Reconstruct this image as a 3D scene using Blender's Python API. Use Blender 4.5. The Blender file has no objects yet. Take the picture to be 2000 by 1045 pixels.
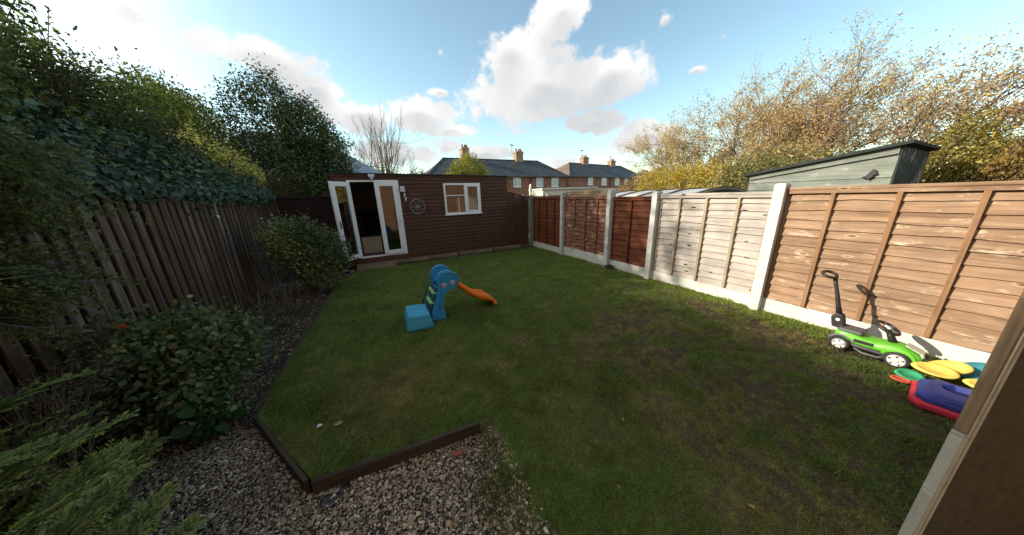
import bpy, math, random
import numpy as np
from mathutils import Vector, Matrix
random.seed(7); rng = np.random.default_rng(11)
S = bpy.context.scene
COL = S.collection
R = math.radians

# ------------------------------------------------------------------ helpers
def vnoise(x, y, seed=0, s=1.0):
    """smooth 2-D value noise, 0..1"""
    x = np.asarray(x, float) * s; y = np.asarray(y, float) * s
    xi = np.floor(x).astype(np.int64); yi = np.floor(y).astype(np.int64)
    fx = x - xi; fy = y - yi
    fx = fx * fx * (3 - 2 * fx); fy = fy * fy * (3 - 2 * fy)
    def h(a, b):
        n = (a * 374761393 + b * 668265263 + seed * 974634777) & 0xffffffff
        n = ((n ^ (n >> 13)) * 1274126177) & 0xffffffff
        return ((n ^ (n >> 16)) & 0xffff) / 65535.0
    return (h(xi, yi) * (1 - fx) + h(xi + 1, yi) * fx) * (1 - fy) + (h(xi, yi + 1) * (1 - fx) + h(xi + 1, yi + 1) * fx) * fy

def tag(o, label=None, cat=None, group=None, kind=None):
    if label: o['label'] = label
    if cat: o['category'] = cat
    if group: o['group'] = group
    if kind: o['kind'] = kind
    return o

def empty(name, loc=(0, 0, 0), rz=0.0, label=None, cat=None, group=None):
    o = bpy.data.objects.new(name, None); COL.objects.link(o)
    o.location = loc; o.rotation_euler = (0, 0, rz); o.empty_display_size = .1
    return tag(o, label, cat, group)

def link(name, me, mat, parent=None):
    o = bpy.data.objects.new(name, me); COL.objects.link(o)
    if mat is not None: me.materials.append(mat)
    if parent is not None: o.parent = parent
    return o

def np_mesh(name, V, F, mat, parent=None, colors=None, smooth=False):
    """V (n,3), F (m,k) same-size faces, colours per vertex"""
    V = np.asarray(V, np.float32); F = np.asarray(F, np.int32)
    me = bpy.data.meshes.new(name)
    me.vertices.add(len(V)); me.vertices.foreach_set('co', V.ravel())
    m, k = F.shape
    me.loops.add(m * k); me.loops.foreach_set('vertex_index', F.ravel())
    me.polygons.add(m)
    me.polygons.foreach_set('loop_start', np.arange(0, m * k, k, dtype=np.int32))
    me.polygons.foreach_set('loop_total', np.full(m, k, np.int32))
    if smooth: me.polygons.foreach_set('use_smooth', np.ones(m, bool))
    if colors is not None:
        a = me.color_attributes.new('Col', 'FLOAT_COLOR', 'POINT')
        c = np.ones((len(V), 4), np.float32); c[:, :3] = colors
        a.data.foreach_set('color', c.ravel())
    me.update(); me.validate()
    return link(name, me, mat, parent)

class MB:
    """collects simple solids, built as ONE mesh"""
    def __init__(s): s.v = []; s.f = []
    def add(s, vs, fs):
        n = len(s.v); s.v += [tuple(p) for p in vs]; s.f += [tuple(i + n for i in f) for f in fs]; return s
    def box(s, a, b, M=None):
        x0, y0, z0 = a; x1, y1, z1 = b
        vs = [(x0, y0, z0), (x1, y0, z0), (x1, y1, z0), (x0, y1, z0), (x0, y0, z1), (x1, y0, z1), (x1, y1, z1), (x0, y1, z1)]
        if M is not None: vs = [M @ Vector(p) for p in vs]
        return s.add(vs, [(0, 3, 2, 1), (4, 5, 6, 7), (0, 1, 5, 4), (1, 2, 6, 5), (2, 3, 7, 6), (3, 0, 4, 7)])
    def tube(s, pts, rad, n=8, cap=True):
        pts = [Vector(p) for p in pts]; k = len(pts)
        if not hasattr(rad, '__len__'): rad = [rad] * k
        base = len(s.v); ref = Vector((0, 0, 1))
        for i, p in enumerate(pts):
            d = (pts[min(i + 1, k - 1)] - pts[max(i - 1, 0)]).normalized()
            if abs(d.dot(ref)) > .95: ref = Vector((1, 0, 0)) if abs(d.x) < .9 else Vector((0, 1, 0))
            a = d.cross(ref).normalized(); b = d.cross(a)
            for j in range(n):
                t = 2 * math.pi * j / n
                s.v.append(tuple(p + (a * math.cos(t) + b * math.sin(t)) * rad[i]))
        for i in range(k - 1):
            for j in range(n):
                q = (j + 1) % n
                s.f.append((base + i * n + j, base + i * n + q, base + (i + 1) * n + q, base + (i + 1) * n + j))
        if cap:
            s.f.append(tuple(base + j for j in range(n))[::-1]); s.f.append(tuple(base + (k - 1) * n + j for j in range(n)))
        return s
    def prism(s, outline, vec, M=None):
        n = len(outline); vec = Vector(vec)
        vs = [Vector(p) for p in outline] + [Vector(p) + vec for p in outline]
        if M is not None: vs = [M @ p for p in vs]
        return s.add(vs, [tuple(range(n))[::-1], tuple(range(n, 2 * n))] + [(i, (i + 1) % n, n + (i + 1) % n, n + i) for i in range(n)])
    def lathe(s, prof, n=20, M=None):
        """profile [(r,z)...] about z"""
        base = len(s.v)
        for r, z in prof:
            for j in range(n):
                t = 2 * math.pi * j / n; p = Vector((r * math.cos(t), r * math.sin(t), z))
                s.v.append(tuple(M @ p if M is not None else p))
        for i in range(len(prof) - 1):
            for j in range(n):
                q = (j + 1) % n
                s.f.append((base + i * n + j, base + i * n + q, base + (i + 1) * n + q, base + (i + 1) * n + j))
        s.f.append(tuple(base + j for j in range(n))[::-1]); s.f.append(tuple(base + (len(prof) - 1) * n + j for j in range(n)))
        return s
    def build(s, name, mat, parent=None, bevel=0, smooth=False, seg=2):
        me = bpy.data.meshes.new(name); me.from_pydata(s.v, [], s.f); me.update()
        o = link(name, me, mat, parent)
        if bevel:
            b = o.modifiers.new('b', 'BEVEL'); b.width = bevel; b.segments = seg; b.limit_method = 'ANGLE'; b.angle_limit = R(35)
        if smooth:
            me.polygons.foreach_set('use_smooth', [True] * len(me.polygons))
        return o

# ------------------------------------------------------------------ materials
def new_mat(name):
    m = bpy.data.materials.new(name); m.use_nodes = True
    nt = m.node_tree; nt.nodes.clear()
    out = nt.nodes.new('ShaderNodeOutputMaterial'); b = nt.nodes.new('ShaderNodeBsdfPrincipled')
    nt.links.new(b.outputs[0], out.inputs[0])
    return m, nt, b, out

def N(nt, t, **kw):
    n = nt.nodes.new(t)
    for k, v in kw.items():
        if k.startswith('i_'): n.inputs[k[2:].replace('_', ' ')].default_value = v
        else: setattr(n, k, v)
    return n

def ramp(nt, fac, stops):
    r = nt.nodes.new('ShaderNodeValToRGB'); e = r.color_ramp.elements
    while len(e) < len(stops): e.new(.5)
    for i, (p, c) in enumerate(stops):
        e[i].position = p; e[i].color = (*c, 1) if len(c) == 3 else c
    nt.links.new(fac, r.inputs[0]); return r.outputs[0]

def mix(nt, fac, a, b, mode='MIX'):
    m = nt.nodes.new('ShaderNodeMix'); m.data_type = 'RGBA'; m.blend_type = mode
    for sock, v in ((m.inputs[0], fac), (m.inputs[6], a), (m.inputs[7], b)):
        if isinstance(v, (int, float)): sock.default_value = v
        elif isinstance(v, tuple): sock.default_value = (*v, 1)
        else: nt.links.new(v, sock)
    return m.outputs[2]

def coords(nt, scale=(1, 1, 1), kind='Object'):
    tc = nt.nodes.new('ShaderNodeTexCoord'); mp = nt.nodes.new('ShaderNodeMapping')
    mp.inputs['Scale'].default_value = scale
    nt.links.new(tc.outputs[kind], mp.inputs[0]); return mp.outputs[0]

def noise(nt, vec, scale, detail=4, rough=.6, dist=0.0):
    n = nt.nodes.new('ShaderNodeTexNoise'); n.inputs['Scale'].default_value = scale
    n.inputs['Detail'].default_value = detail; n.inputs['Roughness'].default_value = rough; n.inputs['Distortion'].default_value = dist
    nt.links.new(vec, n.inputs['Vector']); return n.outputs[0]

def bump(nt, b, h, strength=.4, dist=.01):
    n = nt.nodes.new('ShaderNodeBump'); n.inputs['Strength'].default_value = strength; n.inputs['Distance'].default_value = dist
    nt.links.new(h, n.inputs['Height']); nt.links.new(n.outputs[0], b.inputs['Normal'])

def wood(name, dark, mid, light, grain='y', kscale=1.0, rough=.8, wear=None, wear_amt=.55, knots=None, streak=None, fine=1.0):
    """stained / weathered timber, grain running along one object axis"""
    m, nt, b, out = new_mat(name)
    sc = {'x': (.7, 14, 14), 'y': (14, .7, 14), 'z': (14, 14, .7)}[grain]
    v = coords(nt, sc); g = noise(nt, v, 1.6 * fine, 6, .65, .6)
    c = ramp(nt, g, [(.28, dark), (.5, mid), (.74, light)])
    v2 = coords(nt); n2 = noise(nt, v2, 2.3, 4, .6)
    c = mix(nt, .55, c, ramp(nt, n2, [(.3, (.55, .55, .55)), (.7, (1.35, 1.3, 1.25))]), 'MULTIPLY')
    if wear:
        w = noise(nt, coords(nt, {'x': (2.5, 9, 9), 'y': (9, 2.5, 9), 'z': (9, 9, 2.5)}[grain]), 1.5, 5, .7)
        f = ramp(nt, w, [(wear_amt, (0, 0, 0)), (wear_amt + .1, (1, 1, 1))])
        c = mix(nt, f, c, wear)
    if knots:
        vo = N(nt, 'ShaderNodeTexVoronoi'); vo.inputs['Scale'].default_value = 1.0
        ks = {'x': (3.2, 6, 9), 'y': (6, 3.2, 9), 'z': (9, 6, 3.2)}[grain]
        kd = N(nt, 'ShaderNodeTexNoise', i_Scale=7.0, i_Detail=3.0); nt.links.new(coords(nt), kd.inputs['Vector'])
        nt.links.new(mix(nt, .16 if kscale < 1 else .06, coords(nt, tuple(q * kscale for q in ks)), kd.outputs['Color'], 'ADD'), vo.inputs['Vector'])
        if kscale < 1:
            fl = ramp(nt, vo.outputs['Distance'], [(.08, (0, 0, 0)), (.11, (.6, .6, .6)), (.14, (.4, .4, .4)), (.19, (0, 0, 0))]); c = mix(nt, fl, c, wear)
            f = ramp(nt, vo.outputs['Distance'], [(.07, (.85, .85, .85)), (.11, (0, 0, 0))])
        else: f = ramp(nt, vo.outputs['Distance'], [(.10, (1, 1, 1)), (.16, (0, 0, 0))])
        c = mix(nt, f, c, knots)
    if streak:
        s2 = noise(nt, coords(nt, (9, 9, .5)), 1.2, 4, .6)
        c = mix(nt, ramp(nt, s2, [(.52, (0, 0, 0)), (.72, (.7, .7, .7))]), c, streak)
    nt.links.new(c, b.inputs['Base Color']); b.inputs['Roughness'].default_value = rough
    b.inputs['Specular IOR Level'].default_value = .25
    bump(nt, b, g, .5, .006)
    return m

def rough_mat(name, c1, c2, scale=6, rough=.85, spec=.3, bs=60, bstr=.3, bd=.004, c3=None, t3=.62, metallic=0):
    m, nt, b, out = new_mat(name); v = coords(nt)
    n = noise(nt, v, scale, 5, .65); c = ramp(nt, n, [(.3, c1), (.7, c2)])
    if c3:
        n3 = noise(nt, v, scale * .45, 6, .75); c = mix(nt, ramp(nt, n3, [(t3, (0, 0, 0)), (t3 + .08, (1, 1, 1))]), c, c3)
    nt.links.new(c, b.inputs['Base Color']); b.inputs['Roughness'].default_value = rough
    b.inputs['Specular IOR Level'].default_value = spec; b.inputs['Metallic'].default_value = metallic
    bump(nt, b, noise(nt, v, bs, 3, .6), bstr, bd); return m

def plastic(name, c, rough=.45, dirt=.35):
    dirt = dirt * 1.4 + .1
    m, nt, b, out = new_mat(name); v = coords(nt)
    n = noise(nt, v, 9, 5, .7); d = tuple(x * .55 + .015 for x in c)
    col = mix(nt, ramp(nt, n, [(.45, (0, 0, 0)), (.75, (dirt * 2,) * 3)]), c, d)
    nt.links.new(col, b.inputs['Base Color'])
    nt.links.new(ramp(nt, n, [(.3, (rough,) * 3), (.8, (min(1, rough + .3),) * 3)]), b.inputs['Roughness'])
    bump(nt, b, noise(nt, v, 180, 2, .5), .12, .002); return m

def leaf_mat(name, rough=.5, trans=.35, spec=.4):
    m, nt, b, out = new_mat(name)
    a = N(nt, 'ShaderNodeVertexColor', layer_name='Col')
    nt.links.new(a.outputs[0], b.inputs['Base Color'])
    b.inputs['Roughness'].default_value = rough; b.inputs['Specular IOR Level'].default_value = spec
    t = N(nt, 'ShaderNodeBsdfTranslucent'); tc = mix(nt, 1.0, a.outputs[0], (1.5, 1.45, .7), 'MULTIPLY')
    nt.links.new(tc, t.inputs[0])
    s = N(nt, 'ShaderNodeMixShader'); s.inputs[0].default_value = trans
    nt.links.new(b.outputs[0], s.inputs[1]); nt.links.new(t.outputs[0], s.inputs[2]); nt.links.new(s.outputs[0], out.inputs[0])
    return m

def brick_mat(name, c1, c2, mortar, scale=1.0):
    m, nt, b, out = new_mat(name)
    tc = nt.nodes.new('ShaderNodeTexCoord'); sp = N(nt, 'ShaderNodeSeparateXYZ'); nt.links.new(tc.outputs['Object'], sp.inputs[0])
    ad = N(nt, 'ShaderNodeMath', operation='ADD'); nt.links.new(sp.outputs[0], ad.inputs[0]); nt.links.new(sp.outputs[1], ad.inputs[1])
    cb = N(nt, 'ShaderNodeCombineXYZ'); nt.links.new(ad.outputs[0], cb.inputs[0]); nt.links.new(sp.outputs[2], cb.inputs[1])
    br = N(nt, 'ShaderNodeTexBrick'); br.inputs['Scale'].default_value = scale
    br.inputs['Color1'].default_value = (*c1, 1); br.inputs['Color2'].default_value = (*c2, 1); br.inputs['Mortar'].default_value = (*mortar, 1)
    br.inputs['Brick Width'].default_value = .225; br.inputs['Row Height'].default_value = .075; br.inputs['Mortar Size'].default_value = .008
    nt.links.new(cb.outputs[0], br.inputs['Vector'])
    n = noise(nt, tc.outputs['Object'], 1.7, 5, .7)
    c = mix(nt, .8, br.outputs[0], ramp(nt, n, [(.3, (.6, .55, .55)), (.7, (1.3, 1.3, 1.25))]), 'MULTIPLY')
    nt.links.new(c, b.inputs['Base Color']); b.inputs['Roughness'].default_value = .9
    bump(nt, b, br.outputs['Fac'], -.3, .006); return m

def slate_mat(name, c1, c2, row=.22, width=.3):
    m, nt, b, out = new_mat(name)
    v = coords(nt, (1, 1.3, 1.3))
    br = N(nt, 'ShaderNodeTexBrick'); br.inputs['Scale'].default_value = 1
    br.inputs['Color1'].default_value = (*c1, 1); br.inputs['Color2'].default_value = (*c2, 1)
    br.inputs['Mortar'].default_value = tuple(x * .4 for x in c1) + (1,)
    br.inputs['Brick Width'].default_value = width; br.inputs['Row Height'].default_value = row; br.inputs['Mortar Size'].default_value = .012
    nt.links.new(v, br.inputs['Vector'])
    n = noise(nt, coords(nt), .9, 6, .75)
    c = mix(nt, .8, br.outputs[0], ramp(nt, n, [(.35, (.6, .6, .62)), (.68, (1.6, 1.55, 1.4))]), 'MULTIPLY')
    nt.links.new(c, b.inputs['Base Color']); b.inputs['Roughness'].default_value = .6; b.inputs['Specular IOR Level'].default_value = .4
    bump(nt, b, noise(nt, coords(nt), 6, 3, .6), .3, .03); return m

M = {}
M['lawn'] = None
M['tan'] = wood('tan_fence_timber', (.155, .092, .054), (.275, .175, .11), (.38, .26, .175), 'y', wear=(.48, .38, .27), wear_amt=.58, knots=(.15, .07, .035), kscale=.85)
M['tanbat'] = wood('tan_batten_timber', (.16, .085, .045), (.25, .14, .075), (.33, .20, .12), 'z')
M['silver'] = wood('silvered_timber', (.27, .235, .21), (.39, .35, .315), (.50, .46, .42), 'y', wear=(.30, .24, .19), wear_amt=.62, knots=(.055, .04, .035))
M['silverbat'] = wood('silvered_batten', (.22, .18, .13), (.34, .27, .19), (.46, .39, .29), 'z')
M['red'] = wood('red_brown_timber', (.085, .024, .012), (.15, .042, .018), (.21, .07, .03), 'y')
M['redbat'] = wood('red_brown_batten', (.06, .02, .011), (.10, .032, .016), (.15, .05, .025), 'z')
M['redworn'] = wood('worn_red_timber', (.11, .038, .024), (.20, .08, .048), (.29, .14, .09), 'y', wear=(.42, .28, .20), wear_amt=.53, fine=2.2)
M['redbright'] = wood('bright_red_timber', (.085, .025, .012), (.145, .043, .019), (.21, .07, .03), 'y')
M['oldplank'] = wood('old_plank_timber', (.13, .085, .045), (.22, .15, .09), (.32, .24, .15), 'y')
M['conc'] = rough_mat('concrete_post', (.46, .45, .42), (.66, .65, .61), 5, .9, .2, 90, .5, .004, c3=(.22, .22, .17), t3=.6)
M['concboard'] = rough_mat('concrete_gravel_board', (.50, .48, .43), (.70, .68, .62), 4, .9, .2, 80, .4, .004, c3=(.24, .23, .16), t3=.58)
M['oldpost'] = rough_mat('old_grey_post', (.16, .15, .12), (.30, .29, .24), 7, .9, .2, 60, .5, .005, c3=(.10, .10, .07), t3=.55)
M['leftfence'] = wood('dark_brown_fence_boards', (.058, .034, .022), (.105, .064, .042), (.17, .11, .075), 'z', streak=(.34, .29, .25))
M['leftback'] = wood('gap_shade_back_boards', (.012, .008, .006), (.020, .013, .010), (.032, .021, .016), 'z')  # back boards and rails darkened so the gaps read as deep shade
M['shed'] = wood('brown_stained_cladding', (.054, .023, .013), (.083, .037, .021), (.12, .056, .033), 'x', rough=.6)
M['sheddark'] = wood('dark_shed_trim', (.022, .011, .009), (.035, .017, .013), (.05, .026, .02), 'x', rough=.7)
M['sleeper'] = wood('old_sleeper_timber', (.13, .09, .06), (.21, .15, .10), (.30, .22, .15), 'x', wear=(.10, .09, .06), wear_amt=.6)
M['edging'] = wood('dark_edging_timber', (.026, .019, .014), (.048, .034, .024), (.085, .062, .043), 'x', wear=(.04, .05, .02), wear_amt=.62)
M['pvc'] = rough_mat('white_upvc', (.76, .77, .77), (.84, .84, .83), 4, .35, .5, 20, .03, .001, c3=(.52, .50, .46), t3=.64)
M['black'] = rough_mat('black_plastic', (.012, .012, .013), (.022, .021, .022), 12, .45, .5, 80, .1, .001)
M['dark_in'] = rough_mat('interior_wall', (.16, .11, .07), (.21, .15, .09), 3, .9)
M['cream'] = rough_mat('cream_cabinet', (.50, .42, .32), (.58, .50, .40), 3, .6)
M['floorw'] = wood('interior_floor', (.14, .07, .04), (.22, .12, .07), (.28, .16, .1), 'x', rough=.5)
M['terracotta'] = rough_mat('terracotta', (.26, .07, .03), (.36, .11, .05), 20, .8)
M['soil'] = rough_mat('dark_soil', (.022, .016, .011), (.05, .036, .025), 5, 1, .1, 40, .8, .02)
M['bark'] = rough_mat('bark', (.06, .045, .03), (.13, .10, .07), 12, .95, .1, 40, .6, .01)
M['barkpale'] = rough_mat('pale_bark', (.13, .10, .07), (.25, .20, .14), 9, .95, .1, 40, .5, .01)
M['twig'] = rough_mat('dry_twigs', (.14, .10, .07), (.26, .20, .15), 14, .9)
M['greywood'] = wood('iron_grey_wheel_timber', (.14, .12, .11), (.22, .20, .18), (.32, .30, .27), 'x')
M['whitefit'] = plastic('white_fitting', (.70, .72, .74), .4, .15)
M['glassy'] = None
M['brick'] = brick_mat('red_brick', (.24, .075, .042), (.33, .12, .068), (.28, .22, .18))
M['brickhouse'] = brick_mat('orange_brick', (.34, .14, .07), (.42, .20, .10), (.36, .31, .25))
M['slate'] = slate_mat('dark_slate', (.030, .033, .040), (.055, .060, .070))
M['slateblue'] = slate_mat('blue_slate', (.10, .14, .20), (.15, .20, .27))
M['litroof'] = slate_mat('sunlit_brown_roof', (.13, .095, .065), (.19, .14, .10))  # sunlight on the hip put into the colour; ridge tiles share it
M['chim'] = brick_mat('chimney_brick', (.28, .15, .085), (.36, .21, .12), (.36, .30, .24))
M['creamwall'] = rough_mat('cream_painted_wall', (.66, .60, .46), (.78, .73, .60), 2, .8, .3, 20, .1, .01, c3=(.48, .42, .30), t3=.64)
M['gshed'] = wood('pale_green_painted_cladding', (.11, .13, .11), (.17, .195, .165), (.25, .275, .24), 'y', rough=.6, wear=(.34, .36, .30), wear_amt=.6)
M['gtrim'] = rough_mat('dark_green_roof_felt', (.018, .024, .022), (.035, .045, .042), 10, .85)
M['gend'] = rough_mat('peeling_dark_paint', (.030, .042, .040), (.055, .07, .066), 4.5, .8, .3, 30, .4, .005, c3=(.42, .43, .40), t3=.52)
M['sheet'] = rough_mat('white_roof_sheet', (.56, .55, .50), (.70, .69, .64), 3, .5, .4, 30, .2, .005, c3=(.30, .30, .22), t3=.62)
M['browndoor'] = rough_mat('brown_rendered_wall', (.060, .050, .030), (.100, .084, .052), 22, .9, .15, 160, .9, .004, c3=(.055, .040, .024), t3=.6)
M['paletrim'] = rough_mat('pale_trim', (.34, .29, .20), (.46, .40, .30), 10, .8, .2, 100, .4, .002, c3=(.22, .17, .10), t3=.6)
M['browntrim'] = wood('brown_timber_trim', (.12, .08, .045), (.21, .14, .08), (.30, .21, .12), 'z')
M['stonetrim'] = rough_mat('pale_stone_blocks', (.34, .31, .25), (.46, .43, .36), 14, .9, .2, 90, .6, .003, c3=(.22, .20, .14), t3=.6)

def glass_mat(name, tint=(.02, .022, .02), rough=.03):
    m, nt, b, out = new_mat(name)
    b.inputs['Base Color'].default_value = (*tint, 1); b.inputs['Roughness'].default_value = rough
    t = N(nt, 'ShaderNodeBsdfTransparent'); t.inputs[0].default_value = (.75, .8, .78, 1)
    g = N(nt, 'ShaderNodeBsdfGlossy'); g.inputs['Roughness'].default_value = rough; g.inputs[0].default_value = (1, 1, 1, 1)
    fr = N(nt, 'ShaderNodeFresnel'); fr.inputs[0].default_value = 1.9
    v = noise(nt, coords(nt), 3, 2, .5); bp = N(nt, 'ShaderNodeBump'); bp.inputs['Strength'].default_value = .05; bp.inputs['Distance'].default_value = .01
    nt.links.new(v, bp.inputs['Height']); nt.links.new(bp.outputs[0], g.inputs['Normal'])
    s = N(nt, 'ShaderNodeMixShader'); nt.links.new(fr.outputs[0], s.inputs[0]); nt.links.new(t.outputs[0], s.inputs[1]); nt.links.new(g.outputs[0], s.inputs[2])
    nt.links.new(s.outputs[0], out.inputs[0]); return m
M['glass'] = glass_mat('window_glass')
M['farglass'] = rough_mat('far_window_panes', (.30, .33, .36), (.44, .47, .50), 1.6, .2, .6, 5, .02, .001)
L_WAXY = leaf_mat('waxy_leaves', .42, .18, .38)
L_SOFT = leaf_mat('soft_leaves', .6, .38, .3)
L_DRY = leaf_mat('dry_leaves', .75, .35, .2)
G_BLADE = leaf_mat('grass_blades', .6, .3, .25)

# ------------------------------------------------------------------ foliage builders
def unit(a): return a / np.maximum(np.linalg.norm(a, axis=1, keepdims=True), 1e-9)

def leaves(name, P, size, mat, palette, parent=None, face=None, droop=.3, aspect=.55, fold=.18, jitter=.55, shade=.25, kind=None, six=False):
    """many small folded leaves at points P; palette = [(weight, rgb)...]"""
    n = len(P); P = np.asarray(P)
    nrm = rng.normal(size=(n, 3))
    if face is not None: nrm = unit(nrm) + np.asarray(face)
    nrm = unit(nrm)
    ax = rng.normal(size=(n, 3)); ax[:, 2] -= droop * 2
    ax = unit(ax - (ax * nrm).sum(1, keepdims=True) * nrm); sd = np.cross(nrm, ax)
    L = size * (1 + jitter * rng.uniform(-1, 1, (n, 1))); Wd = L * aspect * .5
    if six:
        V = np.stack([P, P + ax * L * .3 + sd * Wd + nrm * L * fold * .5, P + ax * L * .7 + sd * Wd * .8 + nrm * L * fold * .4, P + ax * L,
                      P + ax * L * .7 - sd * Wd * .8 + nrm * L * fold * .4, P + ax * L * .3 - sd * Wd + nrm * L * fold * .5], 1)
        k = 6; f = np.array([[0, 1, 2, 3], [0, 3, 4, 5]])
    else:
        V = np.stack([P, P + ax * L * .45 + sd * Wd + nrm * L * fold, P + ax * L, P + ax * L * .45 - sd * Wd + nrm * L * fold], 1)
        k = 4; f = np.array([[0, 1, 2], [0, 2, 3]])
    F = (np.arange(n)[:, None, None] * k + f[None]).reshape(-1, f.shape[1])
    w = np.array([p[0] for p in palette], float); w /= w.sum()
    # clumped palette choice
    cl = vnoise(P[:, 0] + P[:, 2] * .7, P[:, 1] - P[:, 2] * .6, 5, 1.6)
    u = np.clip(.5 * cl + .5 * rng.random(n) + rng.normal(0, .08, n), 0, .999)
    srt = np.sort(u); rank = np.searchsorted(srt, u) / n
    idx = np.minimum(np.searchsorted(np.cumsum(w), rank), len(w) - 1)
    C = np.array([p[1] for p in palette])[idx] * (1 + shade * rng.uniform(-1, 1, (n, 1)))
    o = np_mesh(name, V.reshape(-1, 3), F, mat, parent, np.repeat(C, k, 0))
    if kind: o['kind'] = kind
    return o

def crown(blobs, n, clump=.12, shell=.35, per=16, rag=.22):
    """points in clusters through the outer part of a union of ellipsoids"""
    B = np.array(blobs, float); vol = B[:, 3] * B[:, 4] + B[:, 4] * B[:, 5] + B[:, 3] * B[:, 5]; vol /= vol.sum()
    m = max(1, n // per); i = rng.choice(len(B), m, p=vol)
    d = unit(rng.normal(size=(m, 3)))
    r = 1 - shell * rng.random((m, 1)) ** 1.4
    r *= 1 + rag * (vnoise(d[:, 0] * 2.3 + i * 7, d[:, 1] * 2.3 + d[:, 2] * 1.9, 3)[:, None] * 2 - 1)
    c = B[i, :3] + d * r * B[i, 3:]
    # reject clusters deep inside another blob
    keep = np.ones(m, bool)
    for b in B:
        q = (((c - b[:3]) / b[3:]) ** 2).sum(1); keep &= q > (1 - shell) ** 2 * .45
    c = c[keep]
    k = int(n / max(1, len(c)))+1
    P = np.repeat(c, k, 0) + rng.normal(0, 1, (len(c) * k, 3)) * clump * rng.uniform(.5, 1.2, (len(c) * k, 1))
    return P[:n] if len(P) > n * 1.3 else P

class Twigs:
    """fast tapered twigs, three-sided"""
    def __init__(s): s.a = []; s.b = []; s.ra = []; s.rb = []; s.tips = []
    def seg(s, a, b, ra, rb): s.a.append(a); s.b.append(b); s.ra.append(ra); s.rb.append(rb)
    def grow(s, p, d, length, r, depth, steps=4, bend=.25, up=.08, kids=3, spread=.6, ratio=.66, tipdepth=1, kr=.62):
        p = np.array(p, float); d = np.array(d, float); d /= np.linalg.norm(d)
        pts = [p.copy()]; st = length / steps
        for i in range(steps):
            d = d + rng.normal(0, bend / steps ** .5, 3); d[2] += up; d /= np.linalg.norm(d)
            q = p + d * st; r2 = r * (1 - .5 * (i + 1) / steps) ; r1 = r * (1 - .5 * i / steps)
            s.seg(p.copy(), q.copy(), r1, r2); p = q; pts.append(p.copy())
            if depth <= tipdepth: s.tips.append(p.copy())
        if depth > 0:
            for k in range(kids):
                t = rng.uniform(.35, 1.0); j = min(int(t * steps), steps - 1); f = t * steps - j
                base = pts[j] * (1 - f) + pts[j + 1] * f
                dd = d + rng.normal(0, spread, 3); dd /= np.linalg.norm(dd)
                s.grow(base, dd, length * ratio * rng.uniform(.75, 1.2), r * kr * (1 - .3 * t), depth - 1, steps, bend, up, kids, spread, ratio, tipdepth, kr)
            s.grow(p, d, length * ratio, r * .5, depth - 1, steps, bend, up, kids, spread, ratio, tipdepth, kr)
    def build(s, name, mat, parent=None, n=3):
        A = np.array(s.a); Bq = np.array(s.b); ra = np.array(s.ra)[:, None]; rb = np.array(s.rb)[:, None]
        d = unit(Bq - A); ref = np.where(np.abs(d[:, 2:3]) > .9, np.array([[1., 0, 0]]), np.array([[0, 0, 1.]]))
        u = unit(np.cross(d, ref)); w = np.cross(d, u); V = []
        for j in range(n):
            t = 2 * math.pi * j / n; V.append(A + (u * math.cos(t) + w * math.sin(t)) * ra)
        for j in range(n):
            t = 2 * math.pi * j / n; V.append(Bq + (u * math.cos(t) + w * math.sin(t)) * rb)
        V = np.stack(V, 1); m = len(A)
        f = np.array([[j, (j + 1) % n, n + (j + 1) % n, n + j] for j in range(n)])
        F = (np.arange(m)[:, None, None] * 2 * n + f[None]).reshape(-1, 4)
        return np_mesh(name, V.reshape(-1, 3), F, mat, parent)

def frond_leaflets(root, tip, width, side, n=26, sub=9, droop=.0, leaf=.016):
    """flat conifer spray: returns list arrays of base, direction, length, normal, age"""
    root = np.array(root, float); tip = np.array(tip, float); L = np.linalg.norm(tip - root)
    ax = (tip - root) / L; side = np.array(side, float); side -= ax * side.dot(ax); side /= np.linalg.norm(side); nrm = np.cross(ax, side)
    B, D, S, A = [], [], [], []
    for i in range(n):
        t = .12 + .88 * (i + rng.random() * .6) / n
        arc = np.array([0, 0, 1]) * (math.sin(t * math.pi) * .10 * L - droop * t * t * L)
        p = root + ax * L * t + arc
        w = width * (math.sin(min(1, t * 1.15) * math.pi * .92) ** .7 + .12) * rng.uniform(.75, 1.15) * (1 - .35 * t)
        for sg in (-1, 1):
            dv = ax * .75 + side * sg * .8 + nrm * rng.normal(0, .12); dv /= np.linalg.norm(dv)
            sd2 = np.cross(nrm, dv)
            for j in range(sub):
                u = (j + .6) / sub; q = p + dv * w * u + np.array([0, 0, -1]) * droop * .25 * w * u
                ll = w * .30 * (1.15 - u) + leaf
                for s2 in (-1, 1):
                    ld = dv * .8 + sd2 * s2 * .6 + nrm * rng.normal(0, .18); ld /= np.linalg.norm(ld)
                    B.append(q); D.append(ld); S.append(ll * rng.uniform(.7, 1.2)); A.append(.55 * u + .45 * t)
            B.append(p); D.append(dv); S.append(w); A.append(.1)
    return B, D, S, A

def sprays(name, fr, mat, dark, lightc, parent=None, narrow=.16, minw=.0028):
    B, D, S, A = [np.array(sum([f[k] for f in fr], [])) for k in range(4)]
    n = len(B); S = S[:, None]; nr = unit(rng.normal(size=(n, 3)) * .5 + np.array([.3, 0, 1])); sd = unit(np.cross(D, nr)); wd = np.clip(S * narrow, minw, .007)
    V = np.stack([B, B + D * S * .4 + sd * wd, B + D * S, B + D * S * .4 - sd * wd], 1)
    F = (np.arange(n)[:, None] * 4 + np.arange(4)[None])
    C = np.array(dark)[None] * (1 - A[:, None]) + np.array(lightc)[None] * A[:, None]; C = C * (1 + .25 * rng.uniform(-1, 1, (n, 1)))
    return np_mesh(name, V.reshape(-1, 3), F, mat, parent, np.repeat(C, 4, 0))

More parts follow.
